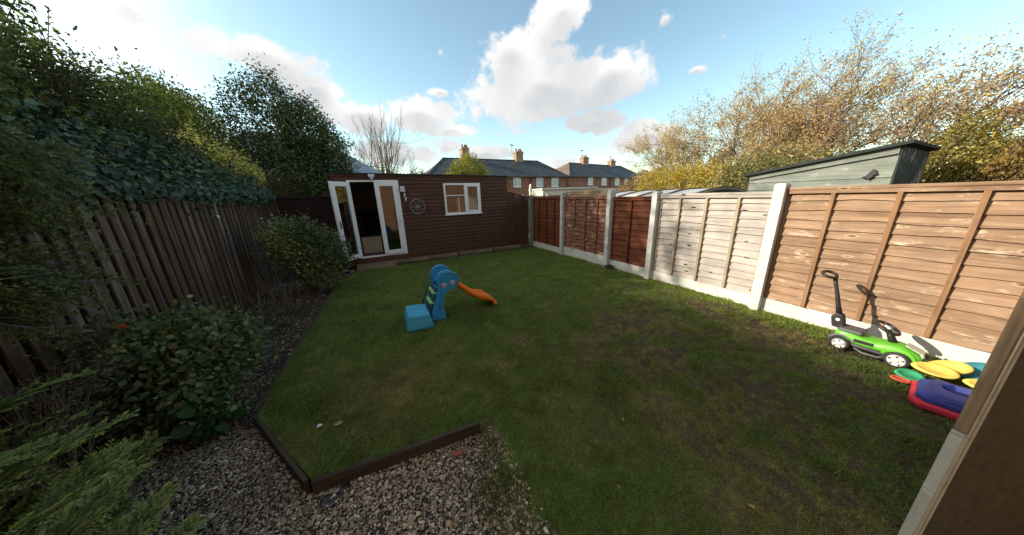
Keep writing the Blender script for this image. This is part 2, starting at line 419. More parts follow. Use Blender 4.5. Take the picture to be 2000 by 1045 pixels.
# ------------------------------------------------------------------ camera, light, sky
def camera():
    p, r, y = R(15.3), R(2.0), R(27.0)
    F = Vector((math.sin(y) * math.cos(p), math.cos(y) * math.cos(p), -math.sin(p)))
    X = Vector((math.cos(y), -math.sin(y), 0)); U = X.cross(F)
    X2 = X * math.cos(r) - U * math.sin(r); U2 = U * math.cos(r) + X * math.sin(r)
    m = Matrix((X2, U2, -F)).transposed().to_4x4(); m.translation = Vector((0, 0, 1.8))
    c = bpy.data.cameras.new('camera'); c.sensor_width = 36; c.lens = 512 / 2000 * 36; c.clip_start = .02; c.clip_end = 2000
    o = bpy.data.objects.new('camera', c); COL.objects.link(o); o.matrix_world = m; S.camera = o
camera()
SUN_AZ, SUN_EL = -64.0, 24.5      # azimuth measured from +Y towards +X
def sun():
    l = bpy.data.lights.new('sun', 'SUN'); l.energy = 3.8; l.angle = R(.55); l.color = (1, .90, .74)
    o = bpy.data.objects.new('sun', l); COL.objects.link(o)
    a, e = R(SUN_AZ), R(SUN_EL); d = Vector((math.sin(a) * math.cos(e), math.cos(a) * math.cos(e), math.sin(e)))
    o.rotation_euler = d.to_track_quat('Z', 'Y').to_euler(); o.location = d * 60
sun()
CLOUDS = [(34.0, 18.9, .278, .104), (37.6, 28.2, .081, .06), (46.8, 19.1, .11, .071), (28.4, 23.5, .106, .067), (-11, 20.0, .13, .045), (-5.6, 17.0, .085, .050),
          (10.5, 14.8, .12, .048), (0.4, 14.0, .13, .05), (15.9, 12.4, .085, .022), (52.7, 9.3, .10, .05), (54.1, 24.8, .026, .022), (59.2, 17.7, .026, .015),
          (61.9, 21.1, .016, .012), (15.5, 23.8, .012, .014), (-22.3, 21.3, .045, .024), (-31, 25, .08, .03), (22.6, 8.3, .107, .028), (6.0, 8.2, .13, .04),
          (14.7, 9.8, .051, .031), (39.1, 5.6, .052, .025), (43.7, 12.6, .108, .036), (14.7, 18.4, .039, .016),
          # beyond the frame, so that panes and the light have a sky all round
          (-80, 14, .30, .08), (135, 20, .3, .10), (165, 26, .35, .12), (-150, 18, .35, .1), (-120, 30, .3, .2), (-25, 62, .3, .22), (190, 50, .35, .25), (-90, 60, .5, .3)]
def world():
    w = bpy.data.worlds.new('World'); S.world = w; w.use_nodes = True; nt = w.node_tree; nt.nodes.clear()
    out = nt.nodes.new('ShaderNodeOutputWorld'); bg = nt.nodes.new('ShaderNodeBackground'); nt.links.new(bg.outputs[0], out.inputs[0])
    sky = nt.nodes.new('ShaderNodeTexSky'); sky.sky_type = 'NISHITA'; sky.sun_disc = False
    sky.sun_elevation = R(SUN_EL); sky.sun_rotation = R(SUN_AZ); sky.air_density = 1.0; sky.dust_density = .6; sky.ozone_density = 1.6
    bg.inputs[1].default_value = .13
    tc = nt.nodes.new('ShaderNodeTexCoord'); g = tc.outputs['Generated']
    nz = N(nt, 'ShaderNodeTexNoise', i_Scale=7.0, i_Detail=7.0, i_Roughness=.58); nt.links.new(g, nz.inputs['Vector'])
    nz2 = N(nt, 'ShaderNodeTexNoise', i_Scale=5.0, i_Detail=5.0, i_Roughness=.55); nt.links.new(g, nz2.inputs['Vector'])
    prev = None
    def mth(op, a, b=None, clamp=False):
        n = N(nt, 'ShaderNodeMath', operation=op); n.use_clamp = clamp
        for s, v in zip(n.inputs, (a, b)):
            if v is None: continue
            if isinstance(v, (int, float)): s.default_value = v
            else: nt.links.new(v, s)
        return n.outputs[0]
    def dot(vec):
        n = N(nt, 'ShaderNodeVectorMath', operation='DOT_PRODUCT'); nt.links.new(g, n.inputs[0]); n.inputs[1].default_value = vec; return n.outputs['Value']
    und = None
    for az, el, ra, rb in CLOUDS:
        a, e = R(az), R(el); c = Vector((math.sin(a) * math.cos(e), math.cos(a) * math.cos(e), math.sin(e)))
        h = Vector((math.cos(a), -math.sin(a), 0)); u = h.cross(c)
        q1 = dot(h / ra); q2 = dot(u / rb - c * (u.dot(c) / rb)); 
        s = mth('SQRT', mth('ADD', mth('MULTIPLY', q1, q1), mth('MULTIPLY', q2, q2)))
        front = mth('GREATER_THAN', dot(c), 0.0)
        kk = min(1.0, .26 + ra * 9)
        val = mth('ADD', mth('MULTIPLY', mth('SUBTRACT', 1.2, s), kk), mth('MULTIPLY', mth('SUBTRACT', front, 1.0), 9.0))
        prev = val if prev is None else mth('MAXIMUM', prev, val)
        lo = mth('ADD', mth('SUBTRACT', 1.0, mth('ADD', s, mth('MULTIPLY', q2, .9))), mth('MULTIPLY', mth('SUBTRACT', front, 1.0), 9.0))
        und = lo if und is None else mth('MAXIMUM', und, lo)
    nz3 = N(nt, 'ShaderNodeTexNoise', i_Scale=26.0, i_Detail=6.0, i_Roughness=.6); nt.links.new(g, nz3.inputs['Vector'])
    prev = mth('MAXIMUM', prev, -.9); und = mth('MAXIMUM', und, -1.0)
    dens = mth('ADD', mth('ADD', prev, mth('MULTIPLY', mth('SUBTRACT', nz.outputs[0], .5), 2.0)), mth('MULTIPLY', mth('SUBTRACT', nz3.outputs[0], .5), 1.1))
    mask = N(nt, 'ShaderNodeMapRange', interpolation_type='SMOOTHSTEP'); nt.links.new(dens, mask.inputs[0]); mask.inputs[1].default_value = .12; mask.inputs[2].default_value = .50
    shade = N(nt, 'ShaderNodeMapRange', interpolation_type='SMOOTHSTEP')
    nt.links.new(mth('ADD', und, mth('MULTIPLY', mth('SUBTRACT', nz2.outputs[0], .5), 1.6)), shade.inputs[0]); shade.inputs[1].default_value = .25; shade.inputs[2].default_value = 1.25
    cc = mix(nt, shade.outputs[0], (4.0, 3.98, 3.94), (2.6, 2.68, 2.76))
    # cloud veil towards the sun, made extra bright beyond the frame to lift shade
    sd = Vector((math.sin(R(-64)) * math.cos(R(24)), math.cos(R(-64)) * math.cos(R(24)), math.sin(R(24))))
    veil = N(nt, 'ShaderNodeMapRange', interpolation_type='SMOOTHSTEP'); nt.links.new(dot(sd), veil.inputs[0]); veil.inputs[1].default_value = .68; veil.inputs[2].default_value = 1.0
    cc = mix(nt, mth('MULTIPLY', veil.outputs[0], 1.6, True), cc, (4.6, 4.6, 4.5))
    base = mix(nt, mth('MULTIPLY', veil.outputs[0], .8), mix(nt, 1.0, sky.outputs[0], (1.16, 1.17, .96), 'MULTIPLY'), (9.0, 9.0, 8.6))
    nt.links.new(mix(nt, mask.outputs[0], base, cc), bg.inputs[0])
world()
S.view_settings.view_transform = 'Standard'; S.view_settings.look = 'None'; S.view_settings.gamma = 1; S.view_settings.exposure = 1.0
S.render.engine = 'CYCLES'; S.cycles.max_bounces = 6; S.cycles.transparent_max_bounces = 12; S.cycles.diffuse_bounces = 3

# ------------------------------------------------------------------ ground
def tagS(o): o['kind'] = 'structure'; return o
def ground():
    V = []; F = []
    rs = [0, 12, 30, 80, 250, 900]; n = 32
    V.append((0, 0, -.16))
    for r in rs[1:]:
        for j in range(n): t = 2 * math.pi * j / n; V.append((r * math.cos(t), r * math.sin(t), -.16))
    me = bpy.data.meshes.new('ground'); fs = [(0, 1 + j, 1 + (j + 1) % n) for j in range(n)]
    for k in range(len(rs) - 2):
        for j in range(n): a = 1 + k * n; fs.append((a + j, a + n + j, a + n + (j + 1) % n, a + (j + 1) % n))
    me.from_pydata(V, [], fs)
    m = rough_mat('distant_ground', (.05, .055, .025), (.09, .08, .045), .4, 1)
    tagS(link('ground', me, m))
ground()
XR = 5.05
def left_of(y):
    return np.where(y < 1.68, .09 * (vnoise(y * 5, y * 0, 33) - .5) + .05 * (vnoise(y * 17, y * 0, 34) - .5), 0) + np.interp(y, [-1.3, .9, 1.3, 1.66, 1.71, 1.81, 2.77, 7.05, 7.95], [.36, .40, .43, .50, .51, -.63, -1.19, -.95, -.62])
def lawn_col(x, y, blade=False):
    n1 = vnoise(x, y, 1, .9); n2 = vnoise(x, y, 2, 2.6); n3 = vnoise(x, y, 3, 7.); n4 = vnoise(x, y, 9, 18.)
    near = np.clip((4.6 - y) / 3.2, 0, 1); right = np.clip((x - .6) / 3.4, 0, 1)
    brown = np.clip((.42 * n1 + .33 * n2 + .18 * n3 + .07 * n4 - .74 + .24 * near + .12 * right * near) * 4.0, 0, .75)
    for cx, cy, r, a in ((-.05, 2.55, .55, .75), (.55, 3.0, .35, .4), (1.35, 1.5, .5, .35)):
        brown = np.maximum(brown, a * np.exp(-(((x - cx) ** 2 + (y - cy) ** 2) / r ** 2)) * (.5 + n3 * .8))
    n5 = vnoise(x, y, 15, 34.); mud = np.clip((.12 * n2 + .30 * n3 + .34 * n4 + .24 * n5 - .54 + .16 * right * near) * 5, 0, 1) * np.clip((right * near) * 2.2, 0, 1) * (x < 4.55 + .3 * n3)
    G = np.array([.072, .100, .022]); Bn = np.array([.165, .130, .052]); Md = np.array([.070, .054, .034]); Y = np.array([.120, .150, .030])
    g = G[None] * (1 - .5 * n2[:, None]) + Y[None] * (.5 * n2[:, None])
    brown = brown * (x < 4.4 + .3 * n3); c = g * (1 - brown[:, None]) + Bn[None] * brown[:, None]  # brown left out by the fence so the sunlit strip stays green
    c = c * (1 - mud[:, None]) + Md[None] * mud[:, None]
    return c * (.90 + .36 * n3[:, None]), mud
def lawn():
    ys = np.unique(np.concatenate([np.arange(-1.15, 8.0, .03), [.9, 1.3, 1.66, 1.71, 1.81, 2.77, 7.05, 7.95]]))
    nu = 210; u = np.linspace(0, 1, nu); VV = []; l = left_of(ys)
    X = l[:, None] + (XR - .03 - l[:, None]) * u[None] ** 1.0; Yg = np.repeat(ys[:, None], nu, 1)
    Z = .018 * (vnoise(X.ravel(), Yg.ravel(), 4, .8).reshape(X.shape) - .5) + .008 * (vnoise(X.ravel(), Yg.ravel(), 6, 5).reshape(X.shape) - .5)
    # the turf ramps down into the gravel where there is no edging board
    d = X - l[:, None]; slope = (Yg < 1.69) * np.clip(1 - d / .16, 0, 1); Z -= slope ** 1.5 * .10; rn = np.clip((X - .6) / 3.4, 0, 1) * np.clip((4.6 - Yg) / 3.2, 0, 1) * (X < 4.6); Z += rn * .030 * (vnoise(X.ravel(), Yg.ravel(), 41, 11).reshape(X.shape) - .6)
    Vv = np.stack([X, Yg, Z], -1).reshape(-1, 3); m, k = X.shape
    a = (np.arange(m - 1)[:, None] * k + np.arange(k - 1)[None]).ravel(); F = np.stack([a, a + 1, a + k + 1, a + k], 1)
    c, mud = lawn_col(Vv[:, 0], Vv[:, 1]); sl = np.clip(slope.ravel() * 2.2 * (.5 + vnoise(Vv[:, 0], Vv[:, 1], 62, 12)), 0, 1)[:, None]; c = c * (1 - sl) + np.array([[.10, .08, .058]]) * sl
    mt, nt, b, out = new_mat('lawn_turf'); at = N(nt, 'ShaderNodeVertexColor', layer_name='Col'); v = coords(nt)
    n1 = noise(nt, v, 90, 4, .75); n2 = noise(nt, v, 14, 5, .7)
    cc = mix(nt, .9, at.outputs[0], ramp(nt, n1, [(.32, (.35, .35, .35)), (.68, (1.6, 1.6, 1.5))]), 'MULTIPLY')
    cc = mix(nt, .6, cc, ramp(nt, n2, [(.3, (.6, .6, .6)), (.7, (1.35, 1.35, 1.35))]), 'MULTIPLY')
    nt.links.new(cc, b.inputs['Base Color']); b.inputs['Roughness'].default_value = .95; b.inputs['Specular IOR Level'].default_value = .1
    bump(nt, b, n1, .9, .012)
    tagS(np_mesh('lawn', Vv, F, mt, None, c, True))
    # edge of the turf, so that it has thickness
    # blades
    def zat(x, y):
        z = .018 * (vnoise(x, y, 4, .8) - .5) + .008 * (vnoise(x, y, 6, 5) - .5)
        s = (y < 1.69) * np.clip(1 - (x - left_of(y)) / .16, 0, 1); return z - s ** 1.5 * .10
    n = 420000
    x = rng.uniform(-1.2, XR - .02, n); y = 7.95 - 8.7 * rng.random(n) ** .62
    d2 = x * x + y * y; keep = (x > left_of(y) + .005) & (rng.random(n) < np.clip(7.5 / (d2 + .6), .16, 1))
    keep &= ~((y < 1.68) & (x - left_of(y) < .24 * vnoise(x, y, 63, 8))); x, y = x[keep], y[keep]; ey = rng.uniform(.8, 1.66, 2200); ex = left_of(ey) + .12 - np.abs(rng.normal(0, .09, 2200)) * (.4 + 1.6 * vnoise(ey, ey * 0, 51, 9)); x = np.concatenate([x, ex]); y = np.concatenate([y, ey]); c, mud = lawn_col(x, y); kp = rng.random(len(x)) > mud * .75; x, y, c = x[kp], y[kp], c[kp]; n = len(x)
    strip = np.clip((x - 4.55) / .3, 0, 1)  # strip by the fence; its sunlight is put into the blade colours
    h = (.011 + .015 * rng.random(n)) * (1 + .6 * strip + 1.1 * np.clip((vnoise(x, y, 8, 5) - .62) * 5, 0, 1)) * np.clip(.8 + .06 * np.sqrt(x * x + y * y), 1, 1.3)
    lean = rng.normal(0, .6, (n, 2)) * h[:, None]; th = rng.uniform(0, math.pi, n)
    w = (.0016 + .0006 * np.sqrt(x * x + y * y)) * rng.uniform(.8, 1.2, n); z = zat(x, y)
    a = np.stack([x - np.cos(th) * w, y - np.sin(th) * w, z], 1); bq = np.stack([x + np.cos(th) * w, y + np.sin(th) * w, z], 1)
    t = np.stack([x + lean[:, 0], y + lean[:, 1], z + h], 1)
    Vb = np.stack([a, bq, t], 1).reshape(-1, 3); Fb = np.arange(3 * n).reshape(-1, 3)
    c = c * rng.uniform(.8, 1.9, (n, 1)); c[strip > .1] *= np.array([1.35, 1.3, 1.1])
    g = np_mesh('grass', Vb, Fb, G_BLADE, None, np.repeat(c, 3, 0)); tag(g, 'short worn green grass blades covering the lawn', 'grass', kind='stuff')
lawn()

def gravel():
    m = rough_mat('gravel_bed', (.035, .028, .022), (.085, .07, .058), 14, 1, .1, 60, .9, .012)
    nx, ny = 60, 130; xs = np.linspace(-2.42, .62, nx); ys = np.linspace(-1.2, 9.4, ny); X, Y = np.meshgrid(xs, ys)
    Z = -.100 + .035 * (vnoise(X.ravel(), Y.ravel(), 12, 1.6).reshape(X.shape) - .5)
    V = np.stack([X, Y, Z], -1).reshape(-1, 3); a = (np.arange(ny - 1)[:, None] * nx + np.arange(nx - 1)[None]).ravel()
    tagS(np_mesh('gravel_path', V, np.stack([a, a + 1, a + nx + 1, a + nx], 1), m, None, None, True))
    # pebbles
    import bmesh
    bm = bmesh.new(); bmesh.ops.create_icosphere(bm, subdivisions=1, radius=1); iv = np.array([v.co[:] for v in bm.verts]); fi = np.array([[v.index for v in f.verts] for f in bm.faces]); bm.free()
    bm = bmesh.new(); bmesh.ops.create_icosphere(bm, subdivisions=2, radius=1); bm.free()
    def scatter(name, n, fx, size, pal, label, zlift=.004):
        x, y = fx(n); n = len(x); z = -.100 + .035 * (vnoise(x, y, 12, 1.6) - .5) + zlift
        lz = left_of(y); zl = -np.clip(1 - (x - lz) / .16, 0, 1) ** 1.5 * .10; z = np.where((x > lz) & (y < 1.68), np.maximum(z, zl + .003), z)
        sz = size * rng.lognormal(0, .38, n)
        sc = np.stack([sz * rng.uniform(.8, 1.35, n), sz * rng.uniform(.7, 1., n), sz * rng.uniform(.45, .75, n)], 1)
        th = rng.uniform(0, 2 * math.pi, n); tl = rng.normal(0, .35, n)
        V = iv[None] * (1 + .12 * rng.normal(size=(n, len(iv), 1))) * sc[:, None]
        y1 = V[..., 1] * np.cos(tl)[:, None] - V[..., 2] * np.sin(tl)[:, None]; z1 = V[..., 1] * np.sin(tl)[:, None] + V[..., 2] * np.cos(tl)[:, None]
        x2 = V[..., 0] * np.cos(th)[:, None] - y1 * np.sin(th)[:, None]; y2 = V[..., 0] * np.sin(th)[:, None] + y1 * np.cos(th)[:, None]
        V = np.stack([x2 + x[:, None], y2 + y[:, None], z1 + (z + rng.uniform(0, .008, n))[:, None]], -1)
        F = (np.arange(n)[:, None, None] * len(iv) + fi[None]).reshape(-1, 3)
        w = np.array([p[0] for p in pal]); w = w / w.sum(); C = np.array([p[1] for p in pal])[rng.choice(len(pal), n, p=w)] * rng.uniform(.7, 1.25, (n, 1))
        C = C * (.55 + .6 * vnoise(x, y, 21, 1.7)[:, None])
        mt, nt, b, out = new_mat(name); at = N(nt, 'ShaderNodeVertexColor', layer_name='Col')
        nt.links.new(at.outputs[0], b.inputs['Base Color']); b.inputs['Roughness'].default_value = .7; b.inputs['Specular IOR Level'].default_value = .3
        tag(np_mesh(name, V.reshape(-1, 3), F, mt, None, np.repeat(C, len(iv), 0), True), label, name.replace('_', ' '), kind='stuff')
    def front(n):
        x = rng.uniform(-2.1, .62, n * 3); y = rng.uniform(.55, 3.6, n * 3)
        k = (x < left_of(y) + (.05 + .34 * rng.random(3 * n) ** 1.4 * vnoise(x, y, 61, 6)) * (y < 1.66)) & ~((y > 1.69) & (x > left_of(y) - .045)) & (x * x + y * y > .8) & (rng.random(3 * n) < np.where(y > 2.7, .45, 1))
        return x[k][:n], y[k][:n]
    scatter('gravel', 40000, front, .0064, [(3, (.47, .375, .26)), (3, (.30, .22, .145)), (2.2, (.17, .13, .09)), (1.2, (.66, .59, .46)), (1.5, (.36, .25, .15))], 'loose grey and buff pebbles of the gravel path in the foreground')
    def bed(n):
        x = rng.uniform(-2.35, -.6, n * 2); y = rng.uniform(3.2, 8.2, n * 2); k = x < left_of(y) - .045
        return x[k][:n], y[k][:n]
    scatter('mulch', 9000, bed, .0105, [(3, (.22, .145, .095)), (3, (.15, .10, .07)), (1.5, (.34, .24, .16)), (.9, (.46, .39, .31))], 'dark bark chips and small stones in the planting bed by the left fence')
gravel()
# soil strip against the shed
def soil_strip():
    b = MB().box((-.95, 7.96, -.12), (5.03, 8.36, .012)); o = b.build('soil', M['soil']); tagS(o)
soil_strip()
# ground behind the garden, under the far fence line: garden soil up to the neighbour
# ------------------------------------------------------------------ lawn edging boards
def edging(a, b, label, w=.030, z1=.018, z0=-.15, over=.0):
    a = Vector(a); b = Vector(b); d = (b - a); L = d.length; rz = math.atan2(d.y, d.x)
    t = MB().box((0, -w, z0), (L + over, 0, z1)); o = t.build('edging_board', M['edging'], None, .004)
    o.location = (a.x, a.y, 0); o.rotation_euler = (0, 0, rz)
    return tag(o, label, 'edging board', 'timber boards edging the lawn')
edging((-.63, 1.81), (.51, 1.71), 'dark timber edging board across the near end of the lawn, ending at the worn grass', z1=.022)
edging((-1.19, 2.77), (-.655, 1.835), 'short slanting dark timber edging board of the lawn corner above the gravel')
edging((-1.06, 4.95), (-1.19, 2.80), 'dark timber edging board beside the wide leafy shrub, along the left lawn edge')
edging((-.95, 7.05), (-1.06, 4.98), 'dark timber edging board of the left lawn edge near the round bush')
edging((-.62, 7.95), (-.94, 7.09), 'short dark timber edging board at the far left corner of the lawn by the stones')

# ------------------------------------------------------------------ left fence
def left_fence():
    t = empty('board_fence', (-2.4, 0, 0), label='long dark brown fence of upright boards under the ivy on the left', cat='fence')
    f = MB(); bk = MB(); y = .3; i = 0
    while y < 9.55:
        w = .098 + .012 * random.random(); h = 1.985 + random.uniform(-.018, .015); tl = random.uniform(-.004, .004)
        x0 = random.uniform(0, .006)
        f.prism([(x0, y, -.15), (x0, y + w, -.15), (x0, y + w + tl, h), (x0, y + tl, h)], (.02, 0, 0))
        y += w + .052 + .012 * random.random(); i += 1
    y = .25
    while y < 9.6:
        bk.box((-.095, y, -.15), (-.077, y + .157, 1.94 + random.uniform(-.02, .01))); y += .16
    f.build('front_boards', M['leftfence'], t, .003); bk.build('back_boards', M['leftback'], t)
    for z in (.35, 1.05, 1.75): MB().box((-.055, .3, z), (-.003, 9.5, z + .07)).build('rail', M['leftback'], t)
left_fence()
def rear_fence():
    t = empty('rear_fence', (-2.3, 9.55, 0), label='dark horizontal board fence closing the gap beside the garden room', cat='fence')
    m = MB()
    for k in range(12):
        z = -.1 + k * .168; m.prism([(0, 0, z), (0, .022, z), (0, .012, z + .175), (0, .004, z + .175)], (1.5, 0, 0))
    m.build('boards', M['sheddark'], t, .002); MB().box((-.02, -.02, 1.92), (1.52, .05, 1.97)).build('cap', M['sheddark'], t, .004)
rear_fence()

# ------------------------------------------------------------------ right fence
RF = empty('panel_fence', (XR, 0, 0), label='long right hand fence of differently coloured timber panels between concrete posts', cat='fence')
def lap_panel(y0, y1, z0, z1, mat, batmat, battens, label, group, slat=.125, capz=.035, wavy=.006, capmat=None, face=-1, x=XR):
    cy = (y0 + y1) / 2; m = MB(); z = z0; ns = max(1, round((z1 - z0) / slat)); s = (z1 - z0) / ns; seg = 22
    for k in range(ns):
        zz = z0 + k * s; ph = random.random() * 9; vs = []; fs = []; off = random.uniform(-.002, .002)
        for j in range(seg + 1):
            yy = (y0 + (y1 - y0) * j / seg) - cy; wv = wavy * (vnoise(yy * 3 + ph, k * 3.1, 4) - .5) * 2 + wavy * .5 * (vnoise(yy * 9 + ph, k * 2.1, 14) - .5)
            zb = zz + float(wv) - .016; zt = zz + s + .004
            vs += [(-.031 + off, yy, zb), (-.006, yy, zt), (.004, yy, zt), (-.004, yy, zb)]
        for j in range(seg):
            a = 4 * j
            fs += [(a, a + 4, a + 5, a + 1)[::-1], (a + 1, a + 5, a + 6, a + 2)[::-1], (a + 2, a + 6, a + 7, a + 3)[::-1], (a + 3, a + 7, a + 4, a)[::-1]]
        fs += [(0, 1, 2, 3), tuple(4 * seg + q for q in (3, 2, 1, 0))]
        m.add(vs, fs)
    t = m.build('fence_panel', mat, RF); t.location = (0, cy, 0); t['label'] = label
    for ya in (y0 - cy, y1 - cy - .028): MB().box((-.041, ya, z0 - .005), (.018, ya + .028, z1)).build('end_batten', batmat, t, .002)
    for y, za, zb in battens:
        MB().box((-.060, y - cy - .019, za), (-.012, y - cy + .019, zb)).build('batten', batmat, t, .003)
    MB().box((-.063, y0 - cy, z1 - .045), (-.014, y1 - cy, z1)).build('top_rail', capmat or mat, t, .003)
    MB().box((-.072, y0 - cy, z1 + .001), (.03, y1 - cy, z1 + capz)).build('capping', capmat or mat, t, .004)
    return t
G1 = 'fence panels along the right side'
p1 = lap_panel(6.43, 8.03, .20, 1.70, M['red'], M['redbat'], [(7.65, .2, 1.66), (7.22, .2, 1.66), (6.8, .2, 1.66)], 'dark red-brown fence panel in the far corner, nearest the garden room', G1, .13)
p2 = lap_panel(4.63, 6.29, .27, 1.69, M['redworn'], M['redworn'], [(5.85, .9, 1.65), (5.42, .27, 1.65), (5.0, .27, 1.65)], 'blotchy worn red-brown fence panel with extra planks laid along its top', G1, .10, wavy=.012)
p3 = lap_panel(3.50, 4.49, .22, 1.66, M['redbright'], M['redbat'], [(4.0, .22, 1.62)], 'narrow rich red fence panel with a single dark batten down its middle', G1, .13)
p4 = lap_panel(1.68, 3.34, .20, 1.70, M['silver'], M['silverbat'], [(2.96, .2, 1.655), (2.52, .2, 1.655), (2.07, .2, 1.655)], 'pale silvery grey fence panel with dark knots, beside the tall white post', G1, .115, wavy=.010)
p5 = lap_panel(-.22, 1.54, .205, 1.745, M['tan'], M['tanbat'], [(1.13, .205, 1.70), (.66, .205, 1.70), (.20, .205, 1.70)], 'sunlit orange-tan fence panel behind the green toy car', G1, .118, wavy=.015)
p6 = lap_panel(-2.1, -.36, .205, 1.745, M['tan'], M['tanbat'], [(-.8, .2, 1.7), (-1.3, .2, 1.7)], 'tan fence panel past the brown wall edge, mostly hidden behind it', G1, .118)
def planks():
    for z, h, lab in ((1.735, .062, 'weathered plank resting directly on the blotchy fence panel'), (1.805, .05, 'uppermost weathered plank above the blotchy fence panel')):
        m = MB().box((-.03, -.82, 0), (.015, .82, h)); o = m.build('plank', M['oldplank'], RF, .006); o.location = (0, 5.46, z); o['label'] = lab
planks()
def conc_post(y, h, w, label, mat='conc', x=XR, lean=0, d=.09):
    d += .03
    m = MB()
    a = w / 2
    m.add([(-d, -a, -.12), (.04, -a, -.12), (.04, a, -.12), (-d, a, -.12), (-d, -a, h - .02), (.04, -a, h - .02), (.04, a, h - .02), (-d, a, h - .02), (-d + .018, -a + .018, h), (.03, -a + .018, h), (.03, a - .018, h), (-d + .018, a - .018, h)],
          [(0, 3, 2, 1), (0, 1, 5, 4), (1, 2, 6, 5), (2, 3, 7, 6), (3, 0, 4, 7), (4, 5, 9, 8), (5, 6, 10, 9), (6, 7, 11, 10), (7, 4, 8, 11), (8, 9, 10, 11)])
    o = m.build('fence_post', M[mat], RF, .006); o.location = (0, y, 0); o['label'] = label
    return o
conc_post(8.12, 1.80, .12, 'old grey-brown post in the far corner where the fence meets the garden room', 'oldpost')
conc_post(6.36, 1.86, .10, 'slim pale concrete post between the corner panel and the blotchy panel')
conc_post(4.56, 1.86, .11, 'concrete post with a mossy foot between the blotchy panel and the narrow red panel', d=.11)
conc_post(3.42, 1.79, .11, 'concrete post between the narrow red panel and the silvery grey panel', d=.10)
conc_post(1.61, 1.84, .12, 'brightest whitish concrete post between the grey panel and the tan panel', d=.10)
conc_post(-.29, 1.80, .12, 'concrete post at the near end of the tan panel, hidden behind the brown wall')
def gboard(y0, y1, z1, label):
    n = 16; vs = []; m = MB(); L = y1 - y0
    m.box((-.035, -L / 2, -.12), (.015, L / 2, z1)); o = m.build('gravel_board', M['concboard'], RF, .006); o.location = (0, (y0 + y1) / 2, 0); o['label'] = label
gboard(6.42, 8.05, .185, 'concrete gravel board under the dark corner panel')
gboard(4.62, 6.30, .25, 'concrete gravel board under the blotchy worn panel')
gboard(3.48, 4.50, .20, 'short concrete gravel board under the narrow red panel')
gboard(1.67, 3.36, .185, 'pale concrete gravel board under the silvery grey panel')
gboard(-.23, 1.55, .19, 'sunlit whitish concrete gravel board behind the toy car')
gboard(-2.1, -.35, .19, 'concrete gravel board past the brown wall edge')

